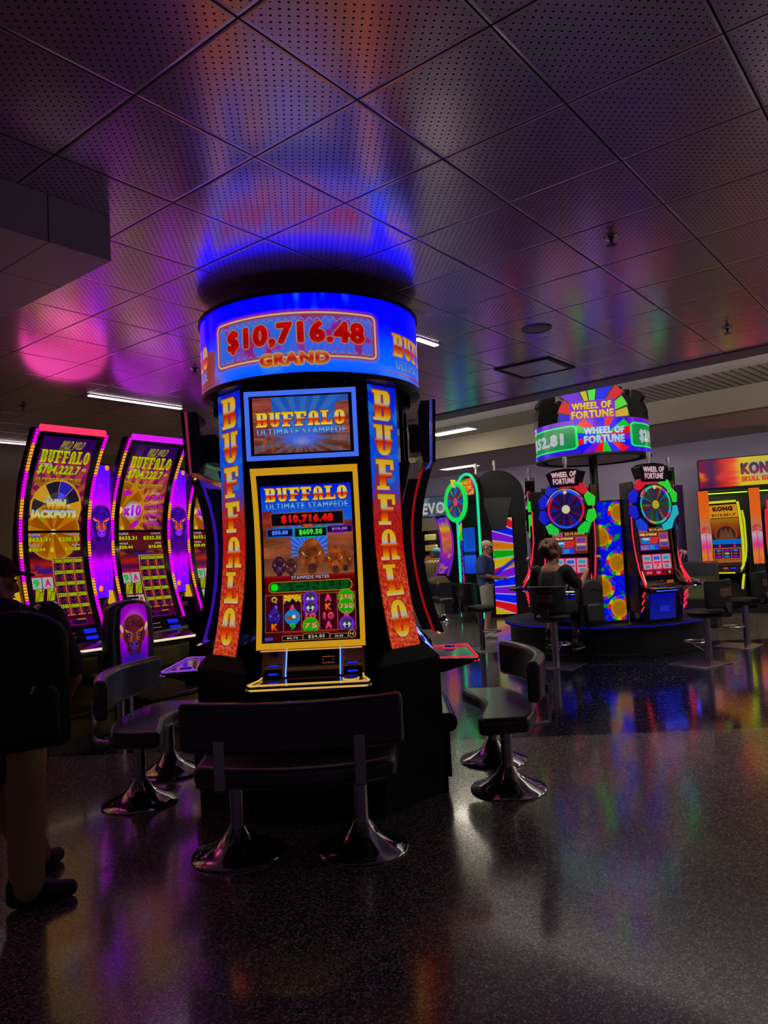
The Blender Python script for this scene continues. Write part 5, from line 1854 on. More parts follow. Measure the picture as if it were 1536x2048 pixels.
PSC, PRL = paint_prize_screen(96, 60), paint_reels(96, 58)
SPW = [paint_spin_wheel(100, 0), paint_spin_wheel(100, 1), paint_spin_wheel(110, 2)]
def prize_machine(label, ang, r, kind):
    rz = ang + pi / 2
    t = thing('wheel_slot_machine', label, 'slot machine', (WX + r * cos(ang), WY + r * sin(ang), PZ), rz, 'prize-wheel machines on the round platform')
    # local: forward -y, z from the platform top
    m = M().prism([(.26, 0), (-.02, 0), (-.06, .40), (-.10, .48), (.0, .56), (.06, 1.34), (.02, 1.9), (.26, 1.94)], -.335, .335, 'x')
    build('cabinet', m, GLOSS_BLACK, t, bevel=.006)
    # lower belly: the deck lamp's blue light is also put into its colour and glow
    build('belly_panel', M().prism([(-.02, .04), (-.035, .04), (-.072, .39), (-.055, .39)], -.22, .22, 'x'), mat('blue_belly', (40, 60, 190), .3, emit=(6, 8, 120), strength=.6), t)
    build('belly_lamp', M().box((0, -.16, .435), (.36, .03, .012)), NEONM('blue_belly_lamp', (40, 70, 255), 5.0), t)
    build('logo_plate', M().prism([(-.052, .14), (-.062, .14), (-.073, .22), (-.063, .22)], -.06, .09, 'x'), NEONM('blue_logo_plate', (25, 35, 190), .9), t)
    # deck
    m = M().prism([(-.30, -.03), (-.36, -.30), (-.2, -.36), (.2, -.36), (.36, -.30), (.30, -.03)], .45, .475)
    d = build('button_deck', m, mat('blue_black_deck', (12, 14, 40), .12), t, bevel=.004)
    pts = [(-.30, -.03, .70), (-.33, -.14, .52), (-.37, -.30, .478), (-.2, -.37, .475), (.2, -.37, .475), (.37, -.30, .478), (.33, -.14, .52), (.30, -.03, .70)]
    build('chrome_rail', M().tube(pts, .017, 8), mat('brass_chrome', (200, 180, 140), .1, 1.0), d)
    for x in (-.14, .14):
        build('button', M().lathe([(.045, .475), (.045, .488), (.03, .494)], 20, (x, -.22, 0)), NEONM('blue_button_glow', (20, 30, 150), .7), d)
    build('ticket_slot', M().box((.14, -.068, .55), (.10, .02, .035), rx=.3), NEONM('amber_slot', (190, 90, 40), .6), t)
    # screens
    def sc(z0, z1, hw):
        def fn(u, v):
            z = z1 + (z0 - z1) * v
            y = np.interp(z, [.56, 1.34], [0.0, .06]) - .014
            return (2 * u - 1) * hw, y, z
        return fn
    display('upper_screen', PSC, sc(.99, 1.30, .255), t, key='prize_up')
    display('lower_screen', PRL, sc(.64, .935, .255), t, key='prize_lo')
    for sg in (-1, 1):
        m = M().tube([(sg * .30, .045, 1.36), (sg * .305, .02, 1.0), (sg * .30, -.02, .64), (sg * .31, -.05, .56)], .014, 8)
        build('gold_trim', m, GOLDMETAL, t)
        x = sg * .365
        m = M().tube([(x, .03, 1.66), (x, .03, 1.2), (x, -.01, .92), (x, -.07, .68), (x, -.17, .50)], .010, 8)
        build('neon_edge', m, RED, t)
        m = M().box((sg * .35, .12, 1.05), (.03, .26, 1.8))
        build('flank', m, BLACK, t, bevel=.004)
        for k in range(3):
            m = M().tube([(x, -.14 + .02 * k, .43 - .1 * k), (x, -.08 + .02 * k, .36 - .1 * k)], .009, 8)
            build('neon_dash', m, RED, t)
    # wheel
    wz = 1.62
    n_ = build('wheel_rim', M().lathe([(.29, -.02), (.29, .02), (.275, .03), (.27, .02), (.265, -.02)], 56, (0, -.03, wz), R=Matrix.Rotation(pi / 2, 3, 'X')), GLOSS_BLACK, t)
    def fw_(u, v):
        x, z = u - .5, .5 - v
        q = np.maximum(np.abs(x), np.abs(z)) / np.maximum(np.hypot(x, z), 1e-6)
        return x * q * 2 * .272, -.045 + 0 * x, wz + z * q * 2 * .272
    display('spin_wheel', remap_disc(SPW[kind]), fw_, t, key='spin%d' % kind)
    # coloured lamps round the wheel
    lamps = [(205, 25, 35), (205, 25, 35), (40, 200, 40), (40, 205, 40), (30, 180, 190) if kind else (30, 200, 60), (15, 25, 205), (15, 40, 200), (15, 25, 190) if kind == 0 else (200, 30, 90)]
    angs = [90, 52, 20, -18, -50, 230, 195, 160, 126]
    cols = [lamps[0], (205, 25, 45) if kind == 0 else (45, 210, 50), (40, 205, 45), (40, 205, 50) if kind == 0 else (35, 170, 190), lamps[4], (35, 195, 60) if kind == 0 else (15, 60, 210), (15, 25, 200), (15, 25, 205), (25, 40, 190) if kind == 0 else (205, 25, 45)]
    for a_, c in zip(angs, cols):
        a_ = radians(a_)
        m = M()
        r0, r1, w0, w1 = .30, .43, .075, .11
        po = [(-w0, r0), (w0, r0), (w1, r1 - .05), (0, r1 + .01), (-w1, r1 - .05)]
        po = [(x * sin(a_) + r_ * cos(a_), -x * cos(a_) + r_ * sin(a_) + wz) for x, r_ in po]
        build('wheel_lamp', M().prism(po, -.025, .02, 'y'), NEONM('lamp_%d_%d_%d' % c, c, .9), t, bevel=.008)
    # name topper
    po = [(-.20, 1.94), (.20, 1.94), (.27, 2.14), (.17, 2.19), (0, 2.205), (-.17, 2.19), (-.27, 2.14)]
    b = build('name_topper', M().prism(po, -.05, .1, 'y'), GLOSS_BLACK, t, bevel=.006)
    pl = Cv(84, 46, (18, 6, 24))
    pl.text('WHEEL OF', .05, .08, .95, .46, (225, 205, 190), bold=2, outline=(120, 40, 100), ow=2)
    pl.text('FORTUNE', .08, .52, .92, .92, (225, 200, 190), bold=2, outline=(120, 40, 100), ow=2)
    display('name_plate', pl, lambda u, v: ((2 * u - 1) * .205 * (1 - .12 * v), -.054 + 0 * u, 2.165 - .2 * v), b, key='prize_name')
    m = M().lathe([(.022, 2.195), (.022, 2.26), (.03, 2.262), (.03, 2.30), (.033, 2.302), (.033, 2.36), (.02, 2.37)], 18, (0, .03, 0))
    build('candle_light', m, mat('candle_glass', (170, 160, 160), .15, .5), t)
    # pull lever on the right flank
    m = M().tube([(.36, .0, .76), (.40, -.04, .78), (.43, -.06, .9)], .010, 8)
    lv = build('lever', m, CHROME, t)
    build('knob', M().ell((.43, -.065, .93), (.036, .036, .036)), mat('knob_%d' % kind, (190, 150, 150) if kind else (170, 150, 150), .2), lv)
    return t

def remap_disc(cv):
    """square grid squeezed onto a disc: sample the round picture accordingly"""
    o = Cv(cv.w, cv.h)
    x, z = o.U - .5, o.V - .5
    q = np.maximum(np.abs(x), np.abs(z)) / np.maximum(np.hypot(x, z), 1e-6)
    ix = np.clip(((x * q + .5) * cv.w).astype(int), 0, cv.w - 1)
    iy = np.clip(((z * q + .5) * cv.h).astype(int), 0, cv.h - 1)
    o.a = cv.a[iy, ix]
    return o

prize_machine('prize-wheel machine with the seated player, blue and red wheel', radians(-124), 1.28, 0)
prize_machine('prize-wheel machine with rainbow wheel and nobody seated, facing the camera at right', radians(-69), 1.28, 1)
prize_machine('prize-wheel machine seen edge-on at the left of the round platform', radians(170), 1.02, 0)
prize_machine('prize-wheel machine seen from behind its flank at the right of the round platform', radians(-22), 1.12, 1)

t = thing('coin_panel', 'tall blue panel with gold coins between the two wheel machines', 'sign panel', (WX + 1.12 * cos(radians(-98)), WY + 1.12 * sin(radians(-98)), PZ), radians(-98 + 90))
build('housing', M().box((0, .03, .86), (.37, .05, 1.72)), BLACK, t, bevel=.004)
display('lit_picture', paint_coins(60, 260), lambda u, v: ((2 * u - 1) * .165, .002 + 0 * u, 1.7 - 1.66 * v), t)

# stools
CLOTH_BLACK = mat('black_upholstery', (8, 7, 9), .6, noise=.2, nscale=150, spec=.3)
def make_stool(label, x, y, rz):
    t = thing('bar_stool', label, 'stool', (x, y, 0), rz, 'black stools round the prize-wheel platform')
    # sitter faces -y
    m = M().lathe([(.02, .60), (.18, .60), (.215, .625), (.225, .66), (.20, .69), (.12, .70), (.01, .70)], 40)
    build('seat', m, CLOTH_BLACK, t)
    bk = [(x_, .215 + .05 - .12 * (x_ / .25) ** 2) for x_ in np.linspace(-.24, .24, 15)]
    po = [(a, b + .05) for a, b in bk] + [(a, b) for a, b in bk[::-1]]
    m = M().prism(po, .72, 1.07)
    build('backrest', m, CLOTH_BLACK, t, bevel=.03, seg=3, angle=60)
    build('back_arm', M().prism([(.12, .61), (.31, .61), (.35, .66), (.31, .80), (.285, .80), (.29, .68), (.26, .64), (.12, .635)], -.05, .05, 'x'), BLACK, t, bevel=.006)
    build('pole', M().lathe([(.044, .012), (.044, .60)], 24), STEEL, t)
    build('base_plate', M().prism([(-.27, .14), (-.27, -.40), (.27, -.40), (.27, .14)], 0, .012), STEEL, t, bevel=.003)
    ring_ = [(.15 * cos(a), -.16 + .15 * sin(a), .285) for a in np.linspace(0, 2 * pi, 36, endpoint=False)]
    fr_ = build('foot_ring', M().tube(ring_, .011, 8, True), STEEL, t)
    build('ring_brace', M().tube([(0, -.04, .17), (0, -.29, .28)], .008, 8), STEEL, fr_)
    pl = Cv(96, 44, (16, 13, 15))
    pl.text('WHEEL OF', .05, .06, .95, .46, (120, 75, 70), bold=3)
    pl.text('FORTUNE', .08, .54, .92, .94, (120, 75, 70), bold=3)
    me_ = display_cloth(pl, t)
    return t
def display_cloth(cv, parent):
    """embroidered words on the rear of the backrest: unlit cloth"""
    if 'embroidered_cloth' not in MATS:
        m = bpy.data.materials.new('embroidered_cloth')
        m.use_nodes = True
        b = m.node_tree.nodes['Principled BSDF']
        a = m.node_tree.nodes.new('ShaderNodeAttribute')
        a.attribute_name = 'Col'
        m.node_tree.links.new(a.outputs['Color'], b.inputs['Base Color'])
        b.inputs['Roughness'].default_value = .6
        MATS['embroidered_cloth'] = m
    def fn(u, v):
        x = (1 - 2 * u) * .12
        return x, .268 + .05 - .12 * (x / .25) ** 2, .97 - .11 * v
    return display('embroidery', cv, fn, parent, material=MATS['embroidered_cloth'], key='stool_words')
make_stool('black stool under the seated player at the prize-wheel machine', 2.14, 9.66, radians(-122 + 90 + 180))
make_stool('empty black stool whose lettered back faces the camera, before the rainbow-wheel machine', 3.96, 9.28, radians(212))
make_stool('empty black stool farthest right, behind the lettered empty one', 5.11, 10.65, radians(228))
make_stool('empty black stool seen from the side left of the seated player', 1.44, 11.65, radians(100))
# ------------------------------------------------------------------ far right and far middle
# big-wheel machine with green neon, facing left
t = thing('big_wheel_machine', 'tall machine with a slanted green neon wheel and green neon outline', 'slot machine', (1.92, 16.1, 0), radians(-64))
TEAL = NEONM('teal_neon', (20, 200, 140), NEON * 1.1)
GREEN = NEONM('green_neon', (15, 195, 75), NEON * 1.1)
po = [(-.46, .02), (.46, .02), (.46, 2.75)] + [(.46 * cos(a), 2.75 + .5 * sin(a)) for a in np.linspace(.12, pi - .12, 13)] + [(-.46, 2.75)]
build('cabinet', M().prism(po, -.10, .03, 'y'), BLACK_MATT, t, bevel=.01)
nl = [(-.44, -.11, .1), (-.43, -.11, 1.0), (-.43, -.11, 2.75)] + [(-.43 * cos(a), -.11, 2.75 + .47 * sin(a)) for a in np.linspace(.12, pi - .12, 17)] + [(.43, -.11, 2.75), (.43, -.11, 1.0), (.44, -.11, .1)]
build('neon_outline', M().tube(nl, .032, 8), TEAL, t)
st_ = Cv(30, 190, (10, 20, 110))
st_.wheel(2.4, .18, 3.0, [WHEELC[i % 6] for i in range(26)], 0, line=(160, 160, 180), lw=1.5)
st_.rect(0, .42, 1, 1, (8, 25, 120))
nz_ = st_.noise(4, 20, seed=131)
st_.put(((st_.V > .42) & (nz_ > .62)) * 1.0, (190, 40, 120))
st_.put(((st_.V > .42) & (nz_ < .36)) * 1.0, (60, 120, 215))
for sg in (-1, 1):
    display('side_picture', st_, lambda u, v: (sg * .33 + (u - .5) * .12, -.106 + 0 * u, 2.7 - 2.2 * v), t, key='bigside')
tp = Cv(70, 50, (190, 110, 40))
tp.wheel(.5, 1.0, .9, [(190, 60, 60), (205, 140, 40), (60, 150, 50), (205, 120, 40), (190, 40, 110), (205, 150, 60)] * 2, 0)
tp.text('WHEEL OF', .16, .12, .84, .36, (225, 170, 60), bold=3, outline=(130, 40, 30), ow=2)
tp.text('FORTUNE', .16, .42, .84, .68, (225, 170, 60), bold=3, outline=(130, 40, 30), ow=2)
display('top_picture', tp, lambda u, v: ((2 * u - 1) * .3, -.106 + 0 * u, 3.12 - .36 * v), t)
bs = Cv(40, 96, (20, 70, 175))
bs.vgrad([(0, (25, 75, 170)), (.5, (20, 90, 190)), (.56, (5, 10, 20)), (.62, (50, 90, 200)), (1, (15, 60, 170))])
for k in range(7):
    bs.rect(.2, .05 + .06 * k, .9, .075 + .06 * k, (30, 60, 140))
display('screen', bs, lambda u, v: ((2 * u - 1) * .24, -.108 + 0 * u, 2.05 - 1.0 * v), t)
# wheel stands off the cabinet
wr = Matrix.Rotation(radians(90), 3, 'X')
hub = build('wheel_mount', M().cyl((-.06, -.1, 2.62), (-.06, -.34, 2.62), .06), BLACK, t)
tor = [(-.06 + .40 * cos(a), -.36, 2.62 + .40 * sin(a)) for a in np.linspace(0, 2 * pi, 48, endpoint=False)]
build('wheel_neon', M().tube(tor, .05, 10, True), GREEN, t)
def fbig(u, v):
    x, z = u - .5, .5 - v
    q = np.maximum(np.abs(x), np.abs(z)) / np.maximum(np.hypot(x, z), 1e-6)
    return -.06 + x * q * .78, -.365 + 0 * x, 2.62 + z * q * .78
display('spin_wheel', remap_disc(SPW[2]), fbig, t)
build('pointer', M().cyl((-.06, -.40, 3.10), (-.06, -.42, 2.94), .06, 12, .015), NEONM('yellow_pointer', (205, 190, 40), 1.0), t)
build('deck', M().prism([(-.38, -.12), (-.30, -.46), (.30, -.46), (.38, -.12)], .82, .86), mat('dark_green_deck', (30, 60, 55), .12), t, bevel=.006)
build('deck_support', M().prism([(-.12, .82), (-.40, .82), (-.2, .05), (-.12, .05)], -.28, .28, 'x'), BLACK, t)
build('belly_light', M().box((0, -.30, .55), (.2, .012, .3), rx=.35), NEONM('blue_belly_glow', (10, 15, 190), .9), t)
build('candle_light', M().lathe([(.03, 3.2), (.03, 3.34), (.045, 3.345), (.045, 3.44), (.02, 3.45)], 14, (.1, .1, 0)), mat('candle_glass', (170, 160, 160), .15, .5), t)

# arched black cabinet with the rainbow sunburst panel
t = thing('sunburst_cabinet', 'black round-topped cabinet with a tall rainbow sunburst panel', 'slot machine', (2.58, 16.75, 0), radians(-6))
po = [(-.62, .02), (.62, .02), (.62, 2.75)] + [(.62 * cos(a), 2.75 + .6 * sin(a)) for a in np.linspace(.1, pi - .1, 17)] + [(-.62, 2.75)]
build('cabinet', M().prism(po, .0, .5, 'y'), BLACK_MATT, t, bevel=.015)
build('shoulder_plate', M().prism([(-.34, 2.72), (.34, 2.72), (.22, 2.25), (.16, 1.98), (-.16, 1.98), (-.22, 2.25)], -.03, -.001, 'y'), mat('charcoal_plate', (30, 29, 31), .4), t, bevel=.008)
SB = Cv(50, 240)
SB = paint_sunburst(50, 240, 3.2, .36, 44, .1)
hf = paint_sunburst(50, 240, -2.2, .74, 44, .05)
msk = np.clip((SB.V - (.62 - .18 * SB.U)) * 200, 0, 1)
SB.put(msk, hf.a)
SB.put(np.exp(-((SB.V - (.60 - .16 * SB.U)) / .022) ** 2), (10, 25, 205))
display('lit_picture', SB, lambda u, v: (.08 + (2 * u - 1) * .235, -.012 + 0 * u, 2.26 - 2.18 * v), t)
build('picture_frame', M().box((.08, -.004, 1.17), (.52, .014, 2.24)), GLOSS_BLACK, t)
sg_ = Cv(40, 30, (14, 22, 70))
for k in range(3):
    sg_.rect(.14 + .04 * k, .18 + .24 * k, .84 - .05 * k, .32 + .24 * k, (120, 125, 160))
build('notice', M().box((-.36, -.006, 1.72), (.24, .01, .2)), mat('navy_notice', (14, 22, 70), .4), t)
nb = [o for o in t.children if o.name.startswith('notice')][0]
for k in range(3):
    build('notice_line', M().box((-.36, -.012, 1.775 - .05 * k), (.16 - .02 * k, .002, .014)), mat('notice_white', (150, 150, 165), .5), nb)
for sg in (-1, 1):
    build('latch', M().box((sg * .2, -.034, 2.62), (.12, .01, .05)), BLACK, t)
build('candle_light', M().lathe([(.022, 3.28), (.022, 3.5), (.04, 3.505), (.04, 3.6), (.02, 3.61)], 14, (.0, .25, 0)), mat('candle_glass', (170, 160, 160), .15, .5), t)

# curved machine by the shop, seen from the side
t = thing('curved_slot_machine', 'curved purple-edged machine by the shop with a bright fruit-coloured screen', 'slot machine', (1.55, 18.6, 0), radians(-70))
def cf(z):
    return .30 * (np.asarray(z, float) - 1.75) ** 2
zz = np.linspace(2.45, .95, 18)
m = M().prism([(-(float(cf(z))), float(z)) for z in zz] + [(-.1, .8), (-.1, .02), (.4, .02), (.4, 1.0), (.25, 2.0), (-.05, 2.47)], -.36, .36, 'x')
build('shell', m, mat('navy_shell', (18, 16, 48), .3, .2), t)
FR = paint_fruit_strip(46, 110)
display('screen', FR, lambda u, v: ((2 * u - 1) * .30, -(cf(2.4 - 1.4 * v) + .006), 2.4 - 1.4 * v), t)
for sg in (-1, 1):
    build('edge_light', M().tube([(sg * .36, -(float(cf(z)) + .005), float(z)) for z in zz], .022, 8), NEONM('violet_edge', (120, 30, 170), 1.0), t)
build('deck', M().prism([(-.24, .95), (-.5, .84), (-.5, .80), (-.1, .78)], -.34, .34, 'x'), mat('pale_deck', (150, 140, 110), .25, .3), t)

# far bench by the shop
b2 = copy_thing(bench, (1.13, 17.0, 0), radians(-75), 'far black bench by the shop, seen beside the red-lit machine edge')

# shop: sign, shelves, shirts, mannequin
def FP(s, tt, z=0.0):
    q = E0 + ED * s + EN * tt
    return (q.x, q.y, z)
er = math.atan2(ED.y, ED.x)
t = thing('shop_sign', 'pale shop sign lettered EVOLVE over the lit shop front', 'sign', FP(-7.55, FW, 2.9), er)
build('board', M().box((0, -.05, .0), (2.6, .08, .62)), mat('map_board', (82, 96, 110), .5), t, bevel=.004)
ev = Cv(260, 62, (70, 84, 100))
nz_ = ev.noise(7, 3, seed=141, oct=3)
ev.put(np.clip((nz_ - .5) * 12, 0, 1), (120, 132, 140))
ev.text('EVOLVE', .06, .28, .94, .9, (205, 205, 200), bold=6)
display('lettering', ev, lambda u, v: (.36 + (u - .5) * 1.9, -.093 + 0 * u, .28 - .56 * v), t, material=display_mat('soft_lit_sign', .8))
build('soffit_board', M().box((0, -.06, -.52), (2.7, .14, .38)), mat('cream_board', (170, 158, 128), .5), t, bevel=.004)
# the shop has its own ceiling light
t = thing('shop_light', 'bright light panel on the shop ceiling', 'ceiling light', FP(-8.4, FW + 1.2, 2.85), er)
build('frame', M().box((0, 0, -.008), (1.6, .7, .014)), WHITE_TRIM, t)
build('diffuser', M().box((0, 0, -.02), (1.5, .6, .014)), mat('shop_lens', (200, 200, 190), .5, emit=(255, 240, 205), strength=28), t)
t = thing('shop_shelf', 'tall black shop shelving with stacks of folded shirts', 'shelf', FP(-9.35, FW + 1.5), er)
for x in (-.65, 0, .65):
    build('upright', M().box((x, 0, 1.15), (.04, .3, 2.3)), BLACK_MATT, t)
for k in range(7):
    build('shelf_board', M().box((0, 0, .15 + .35 * k), (1.34, .32, .025)), BLACK_MATT, t)
cols = [(170, 150, 60), (190, 120, 80), (150, 150, 90), (120, 150, 110), (180, 160, 120), (190, 100, 70), (170, 140, 90)]
for k in range(5):
    for c in range(2):
        q = FP(-9.35 + (-.33 + .66 * c), FW + 1.48, .1625 + .35 * (k + 1))
        s_ = tag(build('folded_shirts', M().box((0, 0, .105), (.48, .24, .21)), mat('shirt_%d' % ((k * 2 + c) % 7), cols[(k * 2 + c) % 7], .8, noise=.4, nscale=30), bevel=.02), 'stack of folded shirts on the shop shelving, %s compartment, shelf %s from the top' % (['left', 'right'][c], ['fifth', 'fourth', 'third', 'second', 'first'][k]), 'shirts', 'folded shirts on the shop shelving')
        s_.location = q
        s_.rotation_euler = (0, 0, er)
t = thing('clothes_rail', 'wooden clothes rail in the shop front', 'clothes rail', FP(-8.24, FW + .55), er)
build('rail', M().cyl((-.75, 0, 1.32), (.75, 0, 1.32), .018), mat('rail_wood', (150, 120, 70), .5), t)
for x in (-.74, .74):
    build('leg', M().cyl((x, 0, .0), (x, 0, 1.32), .018), BLACK, t)
for k in range(11):
    q = FP(-8.24 - .62 + .124 * k, FW + .55)
    c = (60, 66, 56) if k < 3 else ((90, 84, 70) if k < 4 else (158, 140, 96))
    m = M().prism([(-.2, 1.22), (-.02, 1.30), (.02, 1.30), (.2, 1.22), (.23, .95), (.19, .52), (-.19, .52), (-.23, .95)], -.03, .03, 'x')
    s_ = tag(build('hanging_shirt', m, mat('hang_%d_%d_%d' % c, c, .8, noise=.4, nscale=20), bevel=.012), '%s shirt hanging on the wooden shop rail, number %s from the left' % ('olive' if k < 3 else 'khaki', ['one', 'two', 'three', 'four', 'five', 'six', 'seven', 'eight', 'nine', 'ten', 'eleven'][k]), 'shirt', 'shirts on the shop rail')
    s_.location = q
    s_.rotation_euler = (0, 0, er)
t = thing('mannequin', 'headless mannequin in a teal shirt standing in the shop', 'mannequin', FP(-8.55, FW + 1.1), er - .3)
m = M()
m.cap((0, 0, 1.15), (0, 0, 1.5), .15, .19)
m.cap((-.12, 0, 1.55), (.12, 0, 1.55), .1, .1)
m.cap((.24, 0, 1.52), (.29, -.03, 1.2), .06, .05)
m.cap((-.24, 0, 1.52), (-.29, -.03, 1.2), .06, .05)
build('shirt', m, mat('teal_shirt', (20, 95, 105), .8), t, remesh=.025)
build('print', M().box((0, -.185, 1.42), (.16, .02, .14)), mat('orange_print', (190, 90, 60), .7), t, bevel=.005)
build('neck', M().cap((0, 0, 1.6), (0, 0, 1.72), .055, .05), mat('beige_form', (165, 145, 110), .6), t)
build('stand', M().lathe([(.2, 0), (.2, .015), (.025, .03), (.025, 1.05)], 24), BLACK, t)

# skull-island bank at the right edge
KB = Vector((7.62, 15.6, 0))
kr = radians(-20)
t = thing('island_booth', 'booth with an orange and yellow lit header over two machines at the right edge', 'booth', KB, kr)
hd = paint_island_sign(250, 84)
def fh(u, v):
    x = -.85 + 2.1 * u
    return x, -.60 - .10 * np.sin(np.clip((x + .85) / 2.1, 0, 1) * pi), 3.18 - .58 * v
h = build('header', M().prism([(-.86, -.58), (-.35, -.65), (.2, -.68), (.75, -.65), (1.26, -.58), (1.26, -.2), (-.86, -.2)], 2.57, 3.2), BLACK_MATT, t)
display('header_picture', hd, fh, h)
pp_ = paint_palm_post(22, 150)
for x, nm in ((-.80, 'slanted_post'), (.16, 'post'), (1.15, 'post')):
    w_ = .2
    sl = .0
    pb = build(nm, M().box((x, -.42, 1.31), (w_, .2, 2.5)), BLACK_MATT, t)
    display('post_picture', pp_, lambda u, v: (x + (u - .5) * w_, -.525 + 0 * u, 2.55 - 1.55 * v), pb, key='post_%s' % x)
build('back_panel', M().box((.2, .32, 1.3), (2.1, .05, 2.55)), mat('olive_panel', (40, 48, 20), .4), t)
build('cove_light', M().box((.2, .2, 2.52), (1.9, .05, .02)), NEONM('lime_cove', (150, 190, 40), 2.5), t)
build('plinth', M().box((.2, -.1, .05), (2.1, .9, .1)), BLACK_MATT, t)

def island_machine(label, loc, rz, neon, nname, blue):
    t = thing('curved_booth_machine', label, 'slot machine', loc, rz, 'curved machines in the lit booth')
    def cf(z):
        return .36 * (np.asarray(z, float) - 1.5) ** 2
    zz = np.linspace(2.28, .98, 18)
    m = M().prism([(-(float(cf(z))), float(z)) for z in zz] + [(-.14, .82), (-.1, .55), (-.02, .1), (.3, .1), (.3, 1.0), (.2, 1.9), (-.17, 2.3)], -.33, .33, 'x')
    build('shell', m, GLOSS_BLACK, t)
    display('screen', paint_island_screen(80, 150, blue), lambda u, v: ((2 * u - 1) * .275, -(cf(2.24 - 1.2 * v) + .008), 2.24 - 1.2 * v), t)
    nm = NEONM(nname, neon, NEON * 1.1)
    for sg in (-1, 1):
        m = M().tube([(sg * .31, -(float(cf(z)) + .012), float(z)) for z in zz] + [(sg * .28, -.30, .86), (sg * .2, -.36, .84)], .026, 8)
        build('edge_light', m, nm, t)
    build('top_light', M().tube([(-.28, -.24, 2.3), (.28, -.24, 2.3)], .024, 8), nm, t)
    d = build('deck', M().prism([(-.1, .98), (-.38, .86), (-.38, .82), (-.1, .80)], -.30, .30, 'x'), BLACK, t, bevel=.004)
    build('front_light', M().tube([(-.2, -.385, .84), (.2, -.385, .84)], .014, 8), nm, d)
    build('red_button', M().lathe([(.05, 0), (.05, .02), (.03, .03)], 18, (-.0, -.27, .915)), NEONM('red_button', (190, 80, 50), .8), d)
    build('blue_button', M().lathe([(.05, 0), (.05, .02), (.03, .03)], 18, (.15, -.27, .915)), NEONM('blue_button2', (20, 50, 220), 1.0), d)
    for sg in (-1, 1):
        build('lower_light', M().tube([(sg * .33, -.22, .80), (sg * .30, -.19, .68), (sg * .26, -.10, .5)], .024, 8), nm, t)
        # looped flank neon
        lp = [(sg * .34, -.02, 2.1), (sg * .34, .12, 1.9), (sg * .34, .14, 1.35), (sg * .34, .02, 1.15), (sg * .34, -.1, 1.05)]
        build('flank_light', M().tube(lp, .02, 8), nm, t)
    return t
cA, sA = cos(kr), sin(kr)
def KP(x, y, z=0.0):
    return (KB.x + cA * x - sA * y, KB.y + sA * x + cA * y, z)
island_machine('curved machine with lime-green neon edges inside the lit booth', KP(-.40, -.34), kr - .30, (175, 180, 30), 'lime_neon', False)
island_machine('curved machine with red neon edges at the right picture edge', KP(.72, -.30), kr - .05, (205, 25, 50), 'red_booth_neon', True)

# dark cabinet beside the prize wheel, in front of the booth
t = thing('dark_cabinet', 'dark slant-fronted cabinet between the prize-wheel platform and the booth', 'slot machine', (5.65, 13.4, 0), radians(-30))
build('cabinet', M().prism([(-.4, .02), (-.4, .55), (-.3, .62), (-.1, 1.12), (.3, 1.15), (.3, .02)], -.3, .3, 'x'), mat('slate_cabinet', (30, 30, 36), .35), t, bevel=.015)
build('lime_trim', M().prism([(-.41, .5), (-.405, .56), (-.2, .9), (-.2, .7)], -.28, .28, 'x'), mat('olive_trim', (70, 76, 24), .35), t)
t = thing('round_column', 'tall violet round column beside the lit booth', 'column', (6.35, 16.2, 0), 0)
build('shaft', M().lathe([(.24, .1), (.24, 2.75)], 24), mat('violet_shaft', (80, 40, 120), .5), t)
build('foot', M().lathe([(.28, 0), (.28, .1), (.24, .11)], 24), BLACK, t)
# ------------------------------------------------------------------ people
def skin(name, c):
    return mat(name, c, .55, noise=.03, nscale=120, spec=.3)

def head_mesh(m, c, yaw, s=1.0, pitch=0.0):
    """head centred at c, facing -y turned by yaw"""
    R = Euler((pitch, 0, yaw)).to_matrix()
    C = Vector(c)
    def P(x, y, z):
        return C + R @ Vector((x * s, y * s, z * s))
    m.ell(P(0, .012, .025), (.076 * s, .096 * s, .098 * s), R=R)           # cranium
    m.ell(P(0, -.028, -.05), (.060 * s, .068 * s, .078 * s), R=R)          # face
    m.ell(P(0, -.058, -.108), (.032 * s, .03 * s, .024 * s), R=R)          # chin
    m.cap(P(-.03, -.05, -.085), P(.03, -.05, -.085), .03 * s, .03 * s)     # jaw
    m.cap(P(0, -.086, -.002), P(0, -.106, -.044), .011 * s, .016 * s)      # nose
    m.cap(P(-.022, -.082, -.078), P(.022, -.082, -.078), .010 * s, .010 * s)  # lips
    m.cap(P(-.05, -.070, .022), P(.05, -.070, .022), .014 * s, .014 * s)   # brow
    for sg in (-1, 1):
        m.ell(P(sg * .044, -.066, -.03), (.022 * s, .02 * s, .022 * s))      # cheek
        m.ell(P(sg * .078, .012, -.012), (.012 * s, .024 * s, .034 * s), R=R)  # ear
    return P, R

def face_parts(P, s, parent, body, eye=(40, 30, 25), lip=(130, 70, 65)):
    for sg in (-1, 1):
        build('eye', M().ell(P(sg * .031, -.083, 0), (.012 * s, .009 * s, .009 * s), 12, 8), mat('eye_dark', eye, .2), body)
    build('mouth', M().cap(P(-.018, -.093, -.079), P(.018, -.093, -.079), .004 * s, .004 * s, 8), mat('lip', lip, .5), body)

